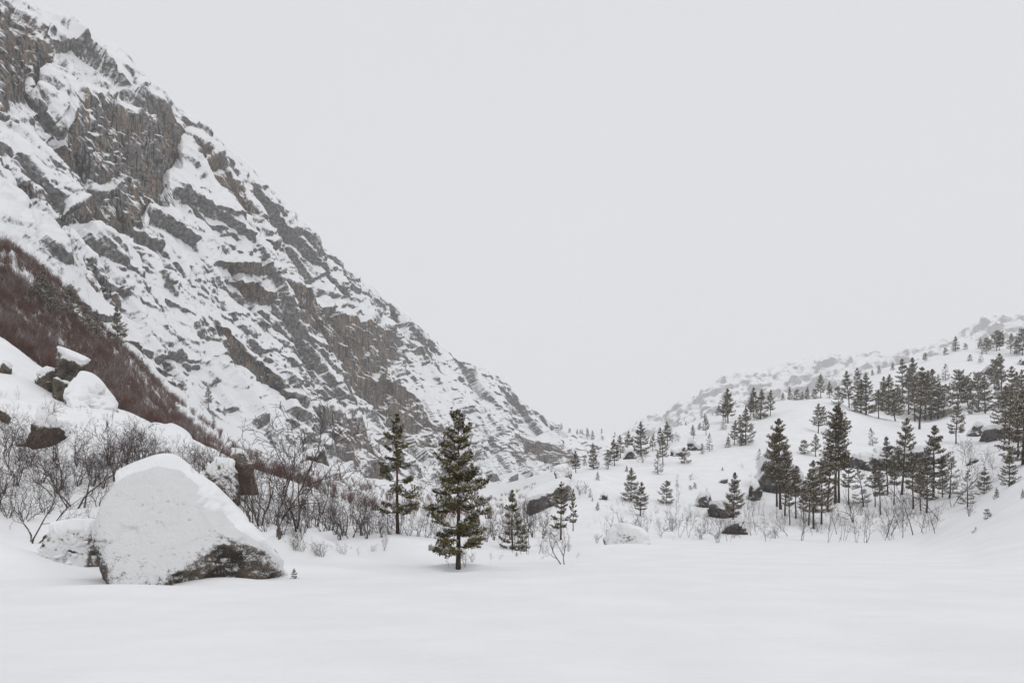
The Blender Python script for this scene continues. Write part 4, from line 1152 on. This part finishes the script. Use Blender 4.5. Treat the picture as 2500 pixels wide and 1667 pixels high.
birch_cluster("on the left crest and shoulder of the hill", 6, [(935, 600, 690, 1), (965, 590, 690, 4), (705, 680, 745, 4), (1180, 470, 545, 4), (1230, 460, 535, 4), (1205, 455, 540, 2), (1390, 300, 370, 4), (500, 820, 930, 4), (545, 820, 920, 4), (750, 990, 1065, 1), (1225, 765, 810, 1), (1310, 760, 820, 4), (1805, 650, 800, 0), (1740, 760, 805, 1), (1710, 690, 740, 1), (1480, 310, 345, 4)], lo=60, group="birches on the hill")

# ------------------------------------------------------------------ thickets nobody could count
def bush_arrays(seed, h, nst, ntw, spread, r):
    rg = np.random.default_rng(seed)
    V, T = [], []

    def cone(p, q, rad):
        d = unit(q - p)
        a = unit(np.cross(d, [0.3, 0.5, 0.1])); b = np.cross(d, a)
        i = len(V)
        for k in range(3):
            an = 2 * math.pi * k / 3
            V.append(p + rad * (a * math.cos(an) + b * math.sin(an)))
        V.append(q)
        for k in range(3): T.append((i + k, i + (k + 1) % 3, i + 3))

    for s in range(nst):
        a = rg.uniform(0, 6.28); sp = spread * rg.uniform(0, 1)
        o = np.array([math.cos(a), math.sin(a), 0]) * 0.35 * rg.uniform(0, 1) * h * 0.5
        top = o + np.array([math.cos(a) * sp, math.sin(a) * sp, 1.0]) * h * rg.uniform(0.6, 1.05)
        cone(o, top, r)
        for k in range(ntw):
            f = rg.uniform(0.25, 0.85)
            p = o + (top - o) * f
            q = p + unit(np.array([rg.normal(0, 0.6), rg.normal(0, 0.6), 0.9])) * h * rg.uniform(0.18, 0.4)
            cone(p, q, r * 0.6)
    return np.array(V), np.array(T)


def scatter(name, label, pts, hs, protos, mat, seed):
    pc = bpy.data.collections.new(name + "_kinds")
    for k, (v, t) in enumerate(protos):
        pc.objects.link(bpy.data.objects.new(name + "_bush", make_mesh(name + "_bush", v, tris=t, mat=mat, smooth=False)))
    me = make_mesh(name, pts, attrs={"bush_height": hs})
    o = link(name, me)
    tag(o, label, None, None, "stuff")
    ng = bpy.data.node_groups.new(name, 'GeometryNodeTree')
    ng.interface.new_socket("Geometry", in_out='INPUT', socket_type='NodeSocketGeometry')
    ng.interface.new_socket("Geometry", in_out='OUTPUT', socket_type='NodeSocketGeometry')
    N = ng.nodes.new
    gi, go = N('NodeGroupInput'), N('NodeGroupOutput')
    ci = N('GeometryNodeCollectionInfo'); ci.inputs[0].default_value = pc; ci.inputs["Separate Children"].default_value = True; ci.inputs["Reset Children"].default_value = True
    ip = N('GeometryNodeInstanceOnPoints'); ip.inputs["Pick Instance"].default_value = True
    rv = N('FunctionNodeRandomValue'); rv.data_type = 'FLOAT_VECTOR'
    rv.inputs[0].default_value = (-0.15, -0.15, 0); rv.inputs[1].default_value = (0.15, 0.15, 6.283)
    na = N('GeometryNodeInputNamedAttribute'); na.data_type = 'FLOAT'; na.inputs[0].default_value = "bush_height"
    L = ng.links.new
    L(gi.outputs[0], ip.inputs["Points"]); L(ci.outputs[0], ip.inputs["Instance"])
    L(rv.outputs[0], ip.inputs["Rotation"]); L(na.outputs[0], ip.inputs["Scale"])
    L(ip.outputs[0], go.inputs[0])
    md = o.modifiers.new("bushes", 'NODES'); md.node_group = ng


rg = np.random.default_rng(77)
PB = [bush_arrays(300 + k, 1.0, 16, 4, 0.5, 0.011) for k in range(6)]
# the dark red-brown belt between the near hump and the foot of the cliff
n = 15000
px = rg.uniform(-320, 1310, n)
fy = np.interp(px, [p[0] for p in DF_L], [p[1] for p in DF_L])
cy = np.interp(px, [-300, 0, 150, 300, 450, 600, 750, 900, 1050, 1200, 1310], [110, 108, 108, 100, 105, 108, 92, 82, 90, 120, 150])
Y = cy + (fy * 1.01 - cy) * rg.random(n) ** 0.9 * np.interp(px, [430, 700], [1.0, 0.55])
X = (px - 1250) / FPX * Y
keep = rg.random(n) < np.interp(px, [-300, 380, 480, 560, 800, 1000, 1310], [1.0, 0.85, 0.40, 0.14, 0.05, 0.04, 0.07])
X, Y = X[keep], Y[keep]
pts = np.column_stack([X, Y, ground(X, Y) - 0.1])
ok = fbm(pts / 16.0, 3, 402) + 0.5 * (rg.random(len(pts)) - 0.5) > -0.42 + 0.45 * ss(0.72, 1.0, Y / np.interp(1250 + FPX * X / Y, [p[0] for p in DF_L], [p[1] for p in DF_L]))
pts = pts[ok]
scatter("birch_thicket", "dense red-brown birch thicket below the foot of the cliff", pts, rg.uniform(1.7, 3.6, len(pts)), PB, M_THICK, 5)
pick = rg.random(len(pts)) < 0.09
PT = [bush_arrays(370 + k, 1.0, 5, 7, 0.28, 0.012) for k in range(5)]
scatter("thicket_birch_stems", "taller pale birch stems standing in the red-brown thicket", pts[pick], rg.uniform(3.0, 5.2, int(pick.sum())), PT, M_GREYT, 8)
# frosted scrub clinging to the snow slopes of the cliff
Pc = CLIFF.reshape(-1, 3)
pxc = 1250 + FPX * Pc[:, 0] / Pc[:, 1]; pyc = HOR - (Pc[:, 2] - EYE) / Pc[:, 1] * FPX
Ng = normals_grid(CLIFF).reshape(-1, 3)
nzc = np.abs(Ng[:, 2])
fy = np.interp(pxc, [p[0] for p in FOOT_L], [p[1] for p in FOOT_L])
band = (pxc > -60) & (pxc < 1250) & (pyc < fy + 3) & (nzc > 0.5)
hgt = (fy - pyc)
prob = np.where(hgt < 60, 1.0, np.where(hgt < 230, 0.5, 0.10)) * (pxc < 900) + 0.25 * (pxc >= 900) * (hgt < 60)
prob = prob * np.clip(0.15 + 1.6 * fbm(Pc / 30.0, 3, 408), 0, 1)
prob = np.where((hgt > 230) & (pxc > 420), 0, prob)
cand = np.where(band & (rg.random(len(Pc)) < prob * 0.012))[0]
PG = [bush_arrays(340 + k, 1.0, 9, 3, 0.5, 0.012) for k in range(5)]
pts = Pc[cand] - np.array([0, 0, 0.2])
scatter("frosted_scrub", "grey frosted scrub scattered over the lower cliff slopes", pts, rg.uniform(1.4, 3.2, len(pts)), PG, M_GREYT, 6)
print("scrub", len(pts))

# fine saplings and twigs poking through the snow between the named birches
def brush(name, label, px0, px1, y0, y1, n, hs, seed, mat, dens=None):
    rg = np.random.default_rng(seed)
    px = rg.uniform(px0, px1, n); Y = rg.uniform(y0, y1, n)
    X = (px - 1250) / FPX * Y
    P = np.column_stack([X, Y, ground(X, Y) - 0.05])
    P = P[fbm(P / 6.0, 3, seed + 1) > -0.1]
    pr = [bush_arrays(seed + 10 + k, 1.0, 3, 8, 0.55, 0.007) for k in range(6)]
    scatter(name, label, P, rg.uniform(hs[0], hs[1], len(P)), pr, mat, seed)


brush("shore_brush", "thin bare saplings scattered along the shore under the hill", 1430, 2290, 78, 118, 230, (0.6, 3.6), 501, M_TWIG)
brush("talus_brush", "fine bare twigs between the birches on the left slope", -40, 640, 34, 72, 200, (0.5, 2.0), 521, M_TWIGF)
brush("belt_brush", "fine bare twigs in the birch belt behind the tall pines", 620, 1290, 42, 95, 320, (0.5, 2.6), 541, M_TWIGF)


# ------------------------------------------------------------------ air with falling snow
def build_haze():
    big = [o for o in bpy.data.objects if o.type == 'MESH' and o.get("kind") == "structure"]
    ext = np.array([c[:] for o in big for c in o.bound_box])
    lo = ext.min(0) - np.array([60.0, 60.0, 1.0]); hi = ext.max(0) + np.array([60.0, 60.0, 12.0])
    V = np.array([[x, y, z] for x in (lo[0], hi[0]) for y in (lo[1], hi[1]) for z in (lo[2], hi[2])])
    q = [(0, 1, 3, 2), (4, 6, 7, 5), (0, 4, 5, 1), (2, 3, 7, 6), (0, 2, 6, 4), (1, 5, 7, 3)]
    m = bpy.data.materials.new("haze_air")
    m.use_nodes = True
    t = m.node_tree
    t.nodes.remove(t.nodes["Principled BSDF"])
    pv = t.nodes.new("ShaderNodeVolumePrincipled")
    pv.inputs["Color"].default_value = (0.99, 0.993, 1.0, 1)
    pv.inputs["Density"].default_value = 0.00021
    t.links.new(pv.outputs[0], t.nodes["Material Output"].inputs["Volume"])
    me = make_mesh("haze", V, quads=q, mat=m, smooth=False)
    tag(link("haze", me), "thin haze of falling snow filling the valley", None, None, "stuff")


build_haze()
